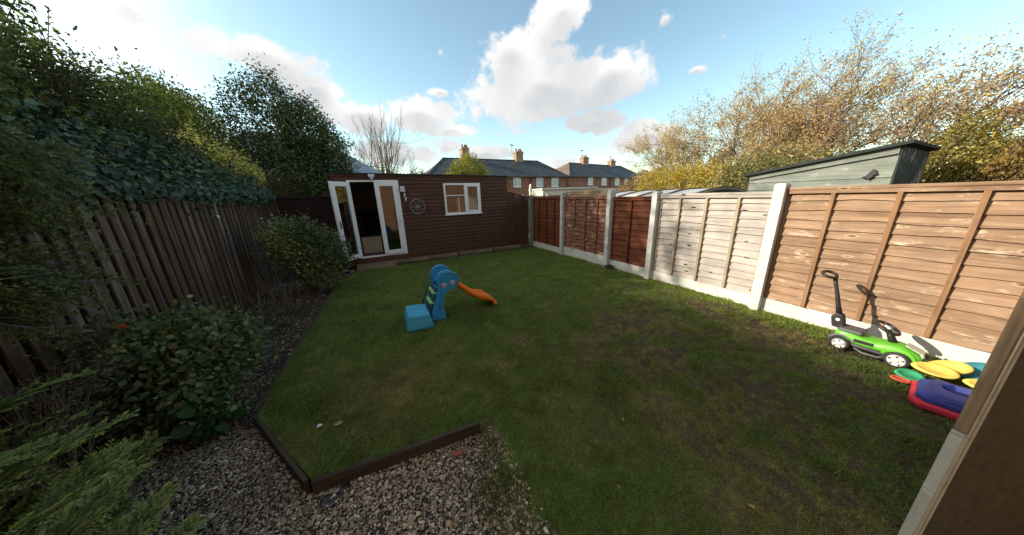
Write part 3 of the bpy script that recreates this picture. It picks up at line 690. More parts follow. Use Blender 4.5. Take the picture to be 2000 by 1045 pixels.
# ------------------------------------------------------------------ garden room
def frame_mb(x0, x1, z0, z1, w, y0=0., y1=.05):
    m = MB(); m.box((x0, y0, z0), (x0 + w, y1, z1)); m.box((x1 - w, y0, z0), (x1, y1, z1))
    m.box((x0 + w, y0, z0), (x1 - w, y1, z0 + w)); m.box((x0 + w, y0, z1 - w), (x1 - w, y1, z1)); return m
def garden_room():
    Y = 8.32; t = empty('garden_room', (1.7, Y, 0), label='long brown timber garden room with horizontal cladding and white doors', cat='garden room')
    ox = -1.7
    X0, X1 = -.82, 4.14
    def top(x): return 2.50 - .07 * (x - X0) / (X1 - X0)
    m = MB(); z = .06; k = 0; s = .108
    holes = [(-.50, .745, .24, 2.335), (1.995, 3.16, 1.305, 2.225)]
    while z < 2.44:
        z1 = min(z + s, 2.45); cuts = [(X0, X1)]
        for hx0, hx1, hz0, hz1 in holes:
            if z1 > hz0 + .03 and z < hz1 - .03:
                new = []
                for a, b in cuts:
                    if hx0 > a and hx1 < b: new += [(a, hx0), (hx1, b)]
                    else: new.append((a, b))
                cuts = new
        for a, b in cuts:
            o = random.uniform(0, .002)
            m.prism([(a + ox, -.022 - o, z), (a + ox, -.022 - o, z + .012), (a + ox, -.004, z1 + .004), (a + ox, .012, z1 + .004), (a + ox, .012, z)], (b - a, 0, 0))
        z += s; k += 1
    m.build('cladding', M['shed'], t)
    # fascia and sloped roof
    f = MB(); f.prism([(X0 - .03 + ox, 0, 2.43), (X1 + .02 + ox, 0, 2.385), (X1 + .02 + ox, 0, top(X1) - .01), (X0 - .03 + ox, 0, top(X0) - .01)], (0, -.032, 0)); f.build('fascia', M['shed'], t, .004)
    r = MB(); r.prism([(X0 - .06 + ox, -.06, top(X0) - .008), (X1 + .04 + ox, -.06, top(X1) - .008), (X1 + .04 + ox, -.06, top(X1) + .022), (X0 - .06 + ox, -.06, top(X0) + .022)], (0, 2.7, 0)); r.build('roof', M['gtrim'], t, .005)
    w = MB(); w.box((X0 + ox, .02, .0), (X0 + .04 + ox, 2.5, 2.47)); w.box((X1 - .04 + ox, .02, 0), (X1 + ox, 2.5, 2.40)); w.box((X0 + .04 + ox, 2.46, 0), (X1 - .04 + ox, 2.5, 2.40))
    w.build('side_walls', M['sheddark'], t)
    inn = MB(); inn.box((-.8 + ox, 2.3, .24), (4.0 + ox, 2.34, 2.4)); inn.box((1.5 + ox, .05, .24), (1.53 + ox, 2.3, 2.4)); inn.build('interior_wall', M['dark_in'], t)
    MB().box((-.78 + ox, .03, .15), (4.1 + ox, 2.3, .235)).build('floor', M['floorw'], t)
    MB().box((X0 - .025 + ox, -.03, .06), (X0 + .035 + ox, .03, 2.44)).build('corner_trim', M['sheddark'], t, .004)
    # door frame
    df = MB(); df.box((-.50 + ox, -.03, .245), (-.445 + ox, .05, 2.33)); df.box((.69 + ox, -.03, .245), (.745 + ox, .05, 2.33)); df.box((-.445 + ox, -.03, 2.29), (.69 + ox, .05, 2.33)); df.box((-.445 + ox, -.045, .245), (.69 + ox, .05, .285))
    d = df.build('door_frame', M['pvc'], t, .004)
    def leaf(hx, hinge_left, ang, lbl=None):
        W, H0, H1 = .565, .29, 2.285; s = 1 if hinge_left else -1
        fm = frame_mb(0 if s > 0 else -W, W if s > 0 else 0, H0, H1, .115, -.03, .03)
        o = fm.build('door', M['pvc'], t, .006); o.location = (hx + ox, -.035, 0); o.rotation_euler = (0, 0, ang)
        a, b = (.115, W - .115) if s > 0 else (-W + .115, -.115)
        MB().box((a, -.006, H0 + .115), (b, .006, H1 - .115)).build('pane', M['glass'], o)
        hx2 = (W - .06) if s > 0 else (-.06 if False else -.045)
        hm = MB().box((hx2 - .014, -.045, 1.13), (hx2 + .014, -.031, 1.33)); hm.tube([(hx2, -.045, 1.24), (hx2, -.075, 1.24), (hx2 - s * .11, -.075, 1.235)], .008, 6)
        hm.box((hx2 - .014, .031, 1.13), (hx2 + .014, .045, 1.33)); hm.tube([(hx2, .045, 1.24), (hx2, .075, 1.24), (hx2 - s * .11, .075, 1.235)], .008, 6)
        hm.build('handle', M['black'] if s > 0 else M['whitefit'], o)
        if lbl: o['label'] = lbl
    leaf(-.45, True, R(-133), 'white glazed door leaf standing open outwards')
    leaf(.695, False, R(3), 'white glazed door leaf nearly closed')
    # window
    wf = frame_mb(1.99 + ox, 3.165 + ox, 1.30, 2.23, .055, -.05, .03); wf.box((2.63 + ox, -.05, 1.355), (2.69 + ox, .03, 2.175)); wo = wf.build('window', M['pvc'], t, .005)
    MB().box((2.04 + ox, -.02, 1.35), (2.635 + ox, -.01, 2.18)).build('pane', M['glass'], wo)
    cas = frame_mb(2.69 + ox, 3.11 + ox, 1.355, 2.175, .05, -.06, -.01).build('casement', M['pvc'], wo, .004)
    MB().box((2.74 + ox, -.04, 1.405), (3.06 + ox, -.03, 2.125)).build('pane', M['glass'], wo)
    MB().box((2.05 + ox, -.035, 1.86), (2.63 + ox, -.021, 1.885)).build('glazing_bar', M['pvc'], wo)
    MB().box((1.96 + ox, -.08, 1.275), (3.19 + ox, -.02, 1.299)).build('sill', M['pvc'], wo, .004)
    nb = frame_mb(2.14 + ox, 2.60 + ox, 1.40, 1.83, .03, .25, .28); nb.build('inner_blind_frame', M['dark_in'], wo)
garden_room()
def side_panel():
    t = empty('sloping_fence', (4.6, 8.33, 0), label='brown lap panel with a sloping top between garden room and corner post', cat='fence')
    m = MB(); z = .04; s = .108
    def tz(x): return 1.96 - (x - 4.15) * .275
    while z < 1.93:
        z1 = z + s; xe = 4.98
        if z1 > tz(4.98): xe = 4.15 + (1.96 - z1) / .275
        if xe > 4.2: m.prism([(4.152 - 4.6, -.02, z), (4.152 - 4.6, -.006, z1 + .004), (4.152 - 4.6, .01, z1 + .004), (4.152 - 4.6, .01, z)], (xe - 4.152, 0, 0))
        z += s
    m.build('slats', M['shed'], t)
    MB().prism([(4.152 - 4.6, 0, tz(4.152) - .05), (5.0 - 4.6, 0, tz(5.0) - .05), (5.0 - 4.6, 0, tz(5.0)), (4.152 - 4.6, 0, tz(4.152))], (0, -.035, 0)).build('sloping_rail', M['shed'], t, .003)
    for x in (4.42, 4.75): MB().box((x - 4.6 - .016, -.036, .05), (x - 4.6 + .016, -.015, tz(x) - .06)).build('batten', M['shed'], t, .002)
side_panel()
def sleepers():
    xs = [(-.62, .42), (.44, 1.32), (1.34, 2.2), (2.26, 3.42), (3.5, 4.5)]
    labs = ['pale weathered sleeper below the open white door', 'second sleeper along the garden room base, left of the wheel ornament', 'sleeper at the garden room base below the wheel ornament', 'long sleeper at the garden room base under the window', 'reddish last sleeper at the right end of the garden room base']
    for (a, b), l in zip(xs, labs):
        o = MB().box((-(b - a) / 2, -.07, -.02), ((b - a) / 2, .07, .105)).build('sleeper', M['sleeper'], None, .01)
        o.location = ((a + b) / 2, 8.17 - .01 * random.random(), random.uniform(-.01, .0)); o.rotation_euler = (0, 0, random.uniform(-.012, .012)); tag(o, l, 'sleeper', 'timber sleepers along the foot of the garden room')
    o = MB().box((-.45, -.14, -.05), (.5, .14, .06)).build('step', M['sleeper'], None, .012); o.location = (-.15, 8.0, 0); tag(o, 'low broad timber step in front of the open white door', 'step')
sleepers()
def wheel():
    t = empty('wheel_ornament', (1.18, 8.275, 1.585), label='small weathered cartwheel ornament hung on the brown cladding', cat='ornament')
    Mx = Matrix.Rotation(R(90), 4, 'X')
    MB().tube([(.205 * math.cos(a), 0, .205 * math.sin(a)) for a in [2 * math.pi * i / 36 for i in range(37)]], .015, 8, False).build('rim', M['greywood'], t)
    MB().lathe([(.045, -.02), (.05, 0), (.045, .025)], 16, Mx).build('hub', M['greywood'], t)
    for i in range(10):
        a = 2 * math.pi * i / 10 + .1; MB().tube([(.04 * math.cos(a), 0, .04 * math.sin(a)), (.2 * math.cos(a), 0, .2 * math.sin(a))], [.012, .01], 6).build('spoke', M['greywood'], t)
wheel()
def lamp():
    t = empty('security_light', (.10, 8.26, 2.40), label='small white security lamp under the roof edge above the doors', cat='lamp')
    MB().box((-.075, -.05, .005), (.075, .0, .075)).build('housing', M['whitefit'], t, .012)
    MB().lathe([(.035, -.05), (.04, -.02), (.03, 0)], 14).build('sensor', M['whitefit'], t, 0, True).location = (0, -.03, -.0)
lamp()
def meter():
    t = empty('switch_box', (.83, 8.285, 2.08), label='white rounded switch box on the cladding right of the doors', cat='box')
    MB().box((-.062, -.07, -.075), (.062, .0, .075)).build('case', M['whitefit'], t, .02, seg=4)
    MB().box((-.035, -.078, -.01), (.035, -.0705, .03)).build('window', M['conc'], t, .003)
    t2 = empty('hanging_ornament', (.86, 8.26, 1.86), label='small pale hanging ornament on the cladding under the white box', cat='ornament')
    m = MB()
    for i in range(4): m.lathe([(.006, -.03), (.024, -.015), (.026, 0), (.006, .03)], 10, Matrix.Translation((.012 * (-1) ** i + .01 * i, -.01, .09 - i * .055)))
    m.build('beads', M['whitefit'], t2, 0, True); MB().tube([(0, 0, .19), (.0, -.005, .1), (.02, -.01, -.1)], .003, 5).build('cord', M['black'], t2)
meter()
def interior():
    t = empty('cabinet', (-.10, 8.95, .235), label='cream low cabinet standing inside the open doorway', cat='cabinet')
    MB().box((-.32, 0, .02), (.20, .4, .52)).build('carcass', M['cream'], t, .006); MB().box((-.34, -.02, .522), (.22, .42, .545)).build('top', M['black'], t, .004)
    MB().box((-.05, -.012, .10), (-.04, -.001, .48)).build('door_gap', M['dark_in'], t)
    t = empty('television', (-.02, 9.15, .785), label='large black screen on the cabinet inside the garden room', cat='television')
    MB().box((-.30, 0, .05), (.62, .05, .75)).build('screen', rough_mat('dull_black_screen', (.004, .004, .004), (.007, .007, .007), 5, .9, .05), t, .01); MB().box((.0, -.05, 0), (.25, .1, .02)).build('stand', M['black'], t, .004); MB().box((.1, .0, .02), (.15, .03, .08)).build('neck', M['black'], t)
    t = empty('chair', (.45, 8.8, .235), rz=R(20), label='dark padded chair just inside behind the right door', cat='chair')
    MB().box((-.25, -.25, .38), (.25, .25, .48)).build('seat', M['black'], t, .03); MB().box((-.25, .2, .48), (.25, .28, 1.0)).build('backrest', M['black'], t, .03)
    for sx in (-1, 1):
        for sy in (-1, 1): MB().tube([(sx * .22, sy * .22, 0), (sx * .22, sy * .22, .38)], .02, 8).build('leg', M['black'], t)
interior()

# ------------------------------------------------------------------ stones at the shed corners
def stone_mb(r, seed):
    import bmesh
    bm = bmesh.new(); bmesh.ops.create_icosphere(bm, subdivisions=2, radius=1); rs = np.random.default_rng(seed)
    f = rs.normal(size=3); m = MB(); vs = []
    for v in bm.verts:
        k = 1 + .16 * math.sin(v.co.x * 3 + f[0] * 3) * math.cos(v.co.y * 2.5 + f[1] * 3) + .04 * rs.normal(); vs.append((v.co.x * r * k * 1.2, v.co.y * r * k * .9, v.co.z * r * k * .65))
    m.add(vs, [tuple(v.index for v in f_.verts) for f_ in bm.faces]); bm.free(); return m
M['stone'] = rough_mat('rough_stone', (.17, .15, .125), (.34, .31, .27), 12, .9, .2, 60, .5, .004)
M['stonedark'] = rough_mat('dark_cobble', (.06, .055, .05), (.13, .12, .11), 12, .85, .3, 60, .4, .004)
k = 0
for x, y, r, lab, mt in [(-.72, 7.85, .055, 'pale rubble stone at the lawn corner below the open door', 'stone'), (-.60, 8.02, .05, 'grey rubble stone touching the sleeper end below the open door', 'stone'), (-.83, 7.60, .04, 'small rubble stone behind the short edging board', 'stone'), (-.87, 8.03, .06, 'largest rubble stone, by the garden room corner', 'stone')]:
    k += 1; o = stone_mb(r, k).build('rubble_stone', M[mt], None, 0, True); o.location = (x, y, r * .45 - .02); o.rotation_euler = (0, 0, k); tag(o, lab, 'stone', 'stones at the far left lawn corner')
cob = stone_mb(.035, 99)
cm = cob.build('cobble', M['stonedark'], None, 0, True); cm.location = (1.9, 7.99, .02)
first = True
for i in range(34):
    o = cm if first else cm.copy()
    if not first: COL.objects.link(o)
    first = False
    o.location = (1.9 + i * .092 + random.uniform(-.02, .02), 8.0 + random.uniform(-.02, .03), .018); o.rotation_euler = (random.random(), random.random() * .4, random.random() * 6); o.scale = (random.uniform(.8, 1.25),) * 3
    tag(o, 'dark cobble in the row of cobbles between lawn and garden room', 'cobble', 'row of dark cobbles at the far lawn edge')

# ------------------------------------------------------------------ slide
def slide():
    P_b = plastic('blue_plastic', (.022, .26, .52), .42, .1); P_t = plastic('teal_blue_plastic', (.04, .32, .48), .45, .1); P_d = plastic('dark_blue_plastic', (.012, .075, .15), .5, .2)
    P_o = plastic('orange_plastic', (.80, .20, .012), .4, .12); P_g = plastic('lime_plastic', (.22, .55, .16), .5, .2)
    t = empty('toddler_slide', (.75, 3.95, 0), label='blue plastic toddler slide with an orange chute on the lawn', cat='slide')
    ox, oy = -.75, -3.95
    def prof():  # side panel outline (x, z)
        return [(.545, 0), (.745, 0), (.765, .06), (.745, .20), (.755, .33), (.80, .42), (.88, .455), (.96, .475), (1.01, .54), (.985, .64), (.935, .715), (.86, .765), (.775, .765), (.70, .725), (.665, .65), (.672, .55), (.675, .46), (.645, .34), (.595, .22), (.55, .10)]
    for yy, nm in ((3.78, 'near'), (4.17, 'far')):
        o = MB().prism([(x + ox, yy + oy, z) for x, z in prof()], (0, .055, 0)).build('side_panel', P_b, t, .018, seg=3)
    # moulded rim round the head of the near panel
    cx, cz = .845, .60
    MB().tube([(cx + .155 * math.cos(a) + ox, 3.778 + oy, cz + .13 * math.sin(a)) for a in [R(-25 + 12 * i) for i in range(22)]], .012, 8).build('rim_moulding', P_b, t, 0, True)
    MB().tube([(cx + .10 * math.cos(a) + ox, 3.778 + oy, cz + .085 * math.sin(a)) for a in [R(10 + 12 * i) for i in range(15)]], .008, 8).build('rim_moulding', P_b, t, 0, True)
    Mx = Matrix.Rotation(R(90), 4, 'X')
    P_w = plastic('off_white_plastic', (.62, .50, .42), .5, .2); P_r = plastic('red_brown_plastic', (.22, .05, .03), .5)
    for ex, ez in ((.775, .545), (.905, .565)):  # eyes of the elephant-like face: pale discs with red-brown pupils
        e = MB().lathe([(.034, 0), (.034, .008), (.028, .012)], 20, Matrix.Translation((ex + ox, 3.778 + oy, ez)) @ Mx).build('eye_disc', P_w, t)
        MB().lathe([(.013, .013), (.012, .02)], 14, Matrix.Translation((ex + ox, 3.778 + oy, ez)) @ Mx).build('pupil', P_r, e)
    for (a, b) in (((.70, .40), (.73, .43)), ((.70, .375), (.725, .385)), ((.66, .22), (.69, .235)), ((.655, .18), (.70, .185)), ((.69, .235), (.71, .21))):
        MB().tube([(a[0] + ox, 3.776 + oy, a[1]), (b[0] + ox, 3.776 + oy, b[1])], .006, 6).build('embossed_mark', P_d, t)
    # ladder back: sloping dark panel with lime steps
    for i, (x, z) in enumerate([(.50, .12), (.565, .27), (.62, .42)]):
        MB().box((x - (.02 if i else .05) + ox, 3.84 + oy, z - .015), (x + .10 + ox, 4.165 + oy, z + .015)).build('step', P_g if i else P_d, t, .01)
    MB().prism([(.50 + ox, 3.845 + oy, .0), (.56 + ox, 3.845 + oy, .0), (.72 + ox, 3.845 + oy, .50), (.66 + ox, 3.845 + oy, .50)], (0, .32, 0)).build('ladder_panel', P_d, t, .008)
    MB().tube([(.47 + ox, 4.16 + oy, .12), (.57 + ox, 4.18 + oy, .40), (.655 + ox, 4.19 + oy, .60)], .014, 8).build('handrail', P_d, t, 0, True)
    MB().box((.68 + ox, 3.84 + oy, .47), (.96 + ox, 4.165 + oy, .50)).build('platform', P_d, t, .01)
    # step block
    b = MB(); z1 = .215
    lo = [(.17, 3.62), (.53, 3.57), (.55, 4.12), (.19, 4.18)]; up = [(.205, 3.66), (.50, 3.61), (.515, 4.06), (.225, 4.12)]
    b.add([(x + ox, y + oy, 0) for x, y in lo] + [(x + ox, y + oy, .05) for x, y in lo] + [(x + ox, y + oy, z1) for x, y in up],
          [(3, 2, 1, 0), (8, 9, 10, 11)] + [(i, (i + 1) % 4, 4 + (i + 1) % 4, 4 + i) for i in range(4)] + [(4 + i, 4 + (i + 1) % 4, 8 + (i + 1) % 4, 8 + i) for i in range(4)])
    b.build('step_block', P_t, t, .022, seg=4)
    # chute
    path = [(.94, .50), (1.02, .44), (1.12, .345), (1.22, .255), (1.32, .18), (1.42, .125), (1.50, .10), (1.56, .095), (1.615, .085)]
    prs = []; n = len(path); yc = 3.995; m = MB(); V = []
    for i, (x, z) in enumerate(path):
        w = .15 + (.02 if i in (5, 6) else 0) + (.012 if i > 6 else 0); h = .085 + (.035 if i in (5, 6) else 0) - (.04 if i >= n - 2 else 0)
        for yy, dz in ((-w, -.035), (-w - .005, h), (-w + .022, h + .006), (-w + .035, 0), (w - .035, 0), (w - .022, h + .006), (w + .005, h), (w, -.035)):
            V.append((x + ox, yc + yy + oy, z + dz))
    F = [(i * 8 + j, i * 8 + (j + 1) % 8, (i + 1) * 8 + (j + 1) % 8, (i + 1) * 8 + j) for i in range(n - 1) for j in range(8)]
    F += [tuple(range(8))[::-1], tuple((n - 1) * 8 + j for j in range(8))]
    m.add(V, F); o = m.build('chute', P_o, t, 0, True); sb = o.modifiers.new('s', 'SUBSURF'); sb.levels = sb.render_levels = 2
    MB().tube([(1.615 + ox, yc - .17 + oy, .052), (1.615 + ox, yc + .17 + oy, .052)], .034, 12).build('chute_lip', P_o, t, .008)
slide()

# ------------------------------------------------------------------ ride-on car
def car():
    P_g = plastic('lime_green_plastic', (.13, .46, .035), .3, .15); P_k = plastic('black_toy_plastic', (.022, .018, .02), .4, .2); P_gr = plastic('grey_toy_plastic', (.10, .095, .095), .45, .2)
    P_w = plastic('silver_white_plastic', (.62, .62, .60), .4, .25); P_c = plastic('cream_sticker', (.55, .55, .42), .5, .3)
    t = empty('ride_on_car', (4.56, .46, 0), rz=R(-2), label='lime green ride-on toy car with black push handle by the fence', cat='toy car')
    # local axes: -Y forward, -X near side
    def sec(y, w, zb, zt, rnd=.03):
        return [(-w, y, zb), (-w, y, zt - rnd), (-w + rnd, y, zt), (w - rnd, y, zt), (w, y, zt - rnd), (w, y, zb)]
    def loft(name, secs, mat, bevel=.006, sub=1):
        m = MB(); n = len(secs[0]); V = [p for s in secs for p in s]
        F = [(i * n + j, i * n + (j + 1) % n, (i + 1) * n + (j + 1) % n, (i + 1) * n + j) for i in range(len(secs) - 1) for j in range(n)]
        F += [tuple(range(n))[::-1], tuple((len(secs) - 1) * n + j for j in range(n))]; m.add(V, F); o = m.build(name, mat, t, 0, True)
        s = o.modifiers.new('s', 'SUBSURF'); s.levels = s.render_levels = sub + 1; return o
    loft('body', [sec(.26, .09, .10, .20), sec(.22, .115, .09, .235), sec(.10, .12, .075, .215), sec(.0, .12, .075, .185), sec(-.08, .125, .085, .205), sec(-.16, .125, .09, .225), sec(-.26, .115, .095, .19), sec(-.33, .085, .10, .145)], P_g)
    loft('chassis', [sec(.27, .09, .05, .15), sec(.1, .128, .045, .13), sec(-.1, .128, .045, .125), sec(-.34, .085, .06, .13)], P_k)
    MB().box((-.1, .06, .205), (.1, .235, .245)).build('seat', P_gr, t, .025, seg=4)
    MB().box((-.127, -.03, .14), (-.119, .10, .175)).build('side_stripe', P_k, t, .003)
    MB().prism([(-.06, -.20, .225), (.06, -.20, .225), (.07, -.31, .175), (-.07, -.31, .175)], (0, 0, .008)).build('bonnet_stripe', P_c, t, .003)
    MB().box((-.075, -.345, .105), (.075, -.325, .15)).build('grille', P_k, t, .006)
    for sx in (-1, 1): MB().lathe([(.026, 0), (.022, .012), (.008, .016)], 14, Matrix.Translation((sx * .075, -.305, .172)) @ Matrix.Rotation(R(65), 4, 'X')).build('headlight', P_c, t, 0, True)
    for y, r in ((.185, .076), (-.19, .082)):
        for sx in (-1, 1):
            Ry = Matrix.Translation((sx * .105, y, r)) @ Matrix.Rotation(R(90 * sx), 4, 'Y')
            w = MB().lathe([(r * .55, -.02), (r * .93, -.02), (r, -.008), (r, .028), (r * .92, .038), (r * .72, .04)], 28, Ry).build('wheel', P_k, t, 0)
            MB().lathe([(r * .70, .0405), (r * .66, .047), (r * .3, .045), (r * .16, .053), (.002, .053)], 24, Ry).build('rim', P_w, w, 0)
            for i in range(5):
                a = 2 * math.pi * i / 5; MB().add([Ry @ Vector((r * .62 * math.cos(a + d), r * .62 * math.sin(a + d), .0485)) for d in (-.22, .22)] + [Ry @ Vector((r * .34 * math.cos(a), r * .34 * math.sin(a), .0485))], [(0, 1, 2)]).build('spoke_hole', P_k, w)
            am = MB().tube([(sx * .10, y + (r + .014) * math.cos(a), r + (r + .014) * math.sin(a)) for a in [R(12 + 13 * i) for i in range(13)]], .017, 8); am.build('wheel_arch', P_g if y < 0 else P_gr, t, 0, True)
    # push handle: socket, curved stem, loop grip
    MB().prism([(-.04, .20, .20), (-.04, .30, .215), (-.04, .325, .33), (-.04, .285, .385), (-.04, .235, .37), (-.04, .215, .29)], (.08, 0, 0)).build('handle_socket', P_k, t, .015, seg=3)
    MB().lathe([(.018, 0), (.017, .004)], 16, Matrix.Translation((-.0405, .265, .31)) @ Matrix.Rotation(R(-90), 4, 'Y')).build('badge', P_w, t)
    st = [(0, .275, .37), (0, .30, .46), (0, .33, .58), (0, .365, .70), (0, .385, .78)]
    MB().tube(st, [.027, .021, .018, .017, .02], 12).build('push_handle', P_k, t, 0, True)
    lp = [(.105 * math.sin(a), .43 + .052 * math.cos(a), .80 + .022 * math.cos(a)) for a in [2 * math.pi * i / 24 for i in range(25)]]
    MB().tube(lp, .0155, 8, False).build('loop_grip', P_k, t, 0, True)
    # steering wheel
    MB().tube([(0, -.12, .21), (0, -.07, .33)], [.03, .022], 10).build('steering_column', P_k, t, 0, True)
    Ms = Matrix.Translation((0, -.06, .345)) @ Matrix.Rotation(R(28), 4, 'X')
    sw = MB().tube([Ms @ Vector((.095 * math.cos(a), .085 * math.sin(a), 0)) for a in [2 * math.pi * i / 24 for i in range(25)]], .015, 8, False).build('steering_wheel', P_k, t, 0, True)
    hb = MB()
    for a in (0, 120, 240): hb.tube([Ms @ Vector((0, 0, -.005)), Ms @ Vector((.09 * math.cos(R(a + 30)), .08 * math.sin(R(a + 30)), 0))], .012, 6)
    hb.build('wheel_spokes', P_gr, sw); MB().lathe([(.03, 0), (.026, .016), (.004, .02)], 16, Ms).build('horn_button', P_w, sw, 0, True)
    # footrest bar/ side guard in grey
    MB().tube([(-.125, .08, .07), (-.15, .02, .052), (-.15, -.08, .055), (-.125, -.12, .08)], .012, 8).build('side_step', P_gr, t, 0, True)
car()

# ------------------------------------------------------------------ toy heap by the wall
def toys():
    P_bl = plastic('royal_blue_plastic', (.022, .035, .21), .4, .35); P_re = plastic('red_plastic', (.62, .025, .05), .4, .15); P_bd = plastic('navy_plastic', (.010, .014, .07), .5, .2)
    t = empty('sand_tray', (3.96, -.12, 0), rz=R(4), label='blue lidded play tray with a red base against the brown wall', cat='play tray')
    def ring(x0, x1, y0, y1, z, c=.05): return [(x0 + c, y0, z), (x1 - c, y0, z), (x1, y0 + c, z), (x1, y1 - c, z), (x1 - c, y1, z), (x0 + c, y1, z), (x0, y1 - c, z), (x0, y0 + c, z)]
    def st(rings): 
        m = MB(); n = 8; V = [p for r in rings for p in r]; F = [(i * n + j, i * n + (j + 1) % n, (i + 1) * n + (j + 1) % n, (i + 1) * n + j) for i in range(len(rings) - 1) for j in range(n)]
        F += [tuple(range(n))[::-1], tuple((len(rings) - 1) * n + j for j in range(n))]; return m.add(V, F)
    st([ring(-.2, .24, -.34, .24, .0), ring(-.21, .25, -.35, .25, .02), ring(-.21, .25, -.35, .25, .05), ring(-.19, .23, -.33, .23, .062)]).build('base', P_re, t, .006)
    st([ring(-.185, .225, -.325, .225, .064), ring(-.18, .22, -.32, .22, .10), ring(-.13, .18, -.27, .18, .135), ring(-.02, .15, -.22, .12, .14), ring(.0, .135, -.205, .105, .10)]).build('lid', P_bl, t, .006)
    MB().box((.01, -.195, .101), (.125, .095, .104)).build('recess', P_bd, t)
    MB().box((-.115, -.12, .128), (-.095, .02, .142)).build('ridge', P_bl, t, .004)
    MB().box((-.165, -.20, .112), (-.15, .10, .121)).build('ridge', P_bl, t, .003)
    P_y = plastic('yellow_plastic', (.72, .52, .10), .5, .2); P_gn = plastic('green_plastic', (.03, .30, .14), .5, .25); P_tl = plastic('teal_plastic', (.015, .17, .20), .5, .3); P_or = plastic('orange_red_plastic', (.62, .10, .04), .5, .2); P_pk = plastic('pink_red_plastic', (.60, .12, .12), .5)
    def petal(x, y, z, L, W, rz, ry, rx, mat, lab, nm='petal_disc'):
        m = MB(); n = 24; rings = []
        for s, zz in ((.90, -.008), (1, 0), (.96, .010), (.72, .012), (.66, .004)):
            rings.append([(L * s * math.cos(2 * math.pi * j / n), W * s * math.sin(2 * math.pi * j / n) * (1 + .15 * math.cos(2 * math.pi * j / n)), zz) for j in range(n)])
        V = [p for r in rings for p in r]; F = [(i * n + j, i * n + (j + 1) % n, (i + 1) * n + (j + 1) % n, (i + 1) * n + j) for i in range(len(rings) - 1) for j in range(n)]
        F += [tuple(range(n))[::-1], tuple((len(rings) - 1) * n + j for j in range(n))]; m.add(V, F); o = m.build(nm, mat, None, 0, True)
        o.location = (x, y, z); o.rotation_euler = (R(rx), R(ry), R(rz)); tag(o, lab, 'toy dish', 'coloured oval toy dishes heaped by the fence')
    petal(4.28, .07, .155, .125, .075, -72, 0, 24, P_y, 'large yellow oval toy dish on top of the heap next to the toy car')
    petal(4.20, .17, .065, .09, .065, -60, 0, 22, P_gn, 'green oval toy dish poking out left of the large yellow one')
    petal(4.12, .20, .03, .06, .045, -70, 0, 8, P_or, 'orange-red toy dish lowest in the heap on the grass')
    petal(4.46, .02, .15, .13, .07, -60, -15, 26, P_y, 'yellow oval toy dish standing on edge behind the large one')
    petal(4.66, .04, .07, .12, .06, -65, -26, 12, P_pk, 'pinkish red toy dish behind the yellow ones near the fence')
    petal(4.60, -.10, .13, .16, .09, -60, -22, 26, P_tl, 'dark teal oval toy dish leaning at the fence side of the heap')
    petal(4.26, -.17, .15, .11, .065, -78, 0, 22, P_y, 'smaller yellow toy dish beside the brown wall edge, by the blue tray')
toys()

# ------------------------------------------------------------------ house at the camera, and its dark wall edge
def wall_edge():
    t = empty('house_wall', (1.985, -.085, -.12), R(66), 'dark brown wall with pale ribbed edge trim filling the right border', 'wall')
    MB().box((.006, -2.4, 0), (.030, -.047, 2.9)).build('wall_face', M['browndoor'], t)
    MB().box((.0, -.012, .93), (.032, .002, 2.9)).build('edge_board', M['browntrim'], t, .003)
    MB().box((-.002, -.022, 0), (.032, -.0125, 2.9)).build('trim_strip', M['paletrim'], t, .003)
    MB().box((.003, -.0335, 0), (.030, -.0225, 2.9)).build('trim_gap', M['browntrim'], t, .001)
    MB().box((-.002, -.0460, 0), (.032, -.0345, 2.9)).build('trim_strip', M['paletrim'], t, .003)
    m = MB(); z = 0
    while z < .92:
        m.box((-.0, -.012, z), (.033, .004, min(z + .30, .925))); z += .304
    m.build('stone_blocks', M['stonetrim'], t, .002)
wall_edge()
def home():
    t = empty('brick_house', (0, -1.6, -.1), label='orange brick house wall behind the camera with white window and door', cat='house')
    MB().box((-5, -.3, 0), (7, 0, 5.6)).build('wall', M['brickhouse'], t)
    MB().prism([(-5.3, -.1, 5.6), (-5.3, .4, 5.55), (-5.3, -3.5, 8.2)], (12.6, 0, 0)).build('roof', M['slate'], t)
    for x0, x1, z0, z1 in ((-3.9, -2.3, 1.0, 2.3), (-1.4, 1.2, .1, 2.2), (-3.8, -2.2, 3.4, 4.6), (-.6, 1.0, 3.4, 4.6), (3.6, 5, 3.4, 4.6)):
        f = frame_mb(x0, x1, z0, z1, .09, 0.002, .06); f.box(((x0 + x1) / 2 - .04, .002, z0 + .09), ((x0 + x1) / 2 + .04, .06, z1 - .09)); w = f.build('window', M['pvc'], t, .004)
        MB().box((x0 + .09, .003, z0 + .09), (x1 - .09, .02, z1 - .09)).build('pane', M['farglass'], w)
home()

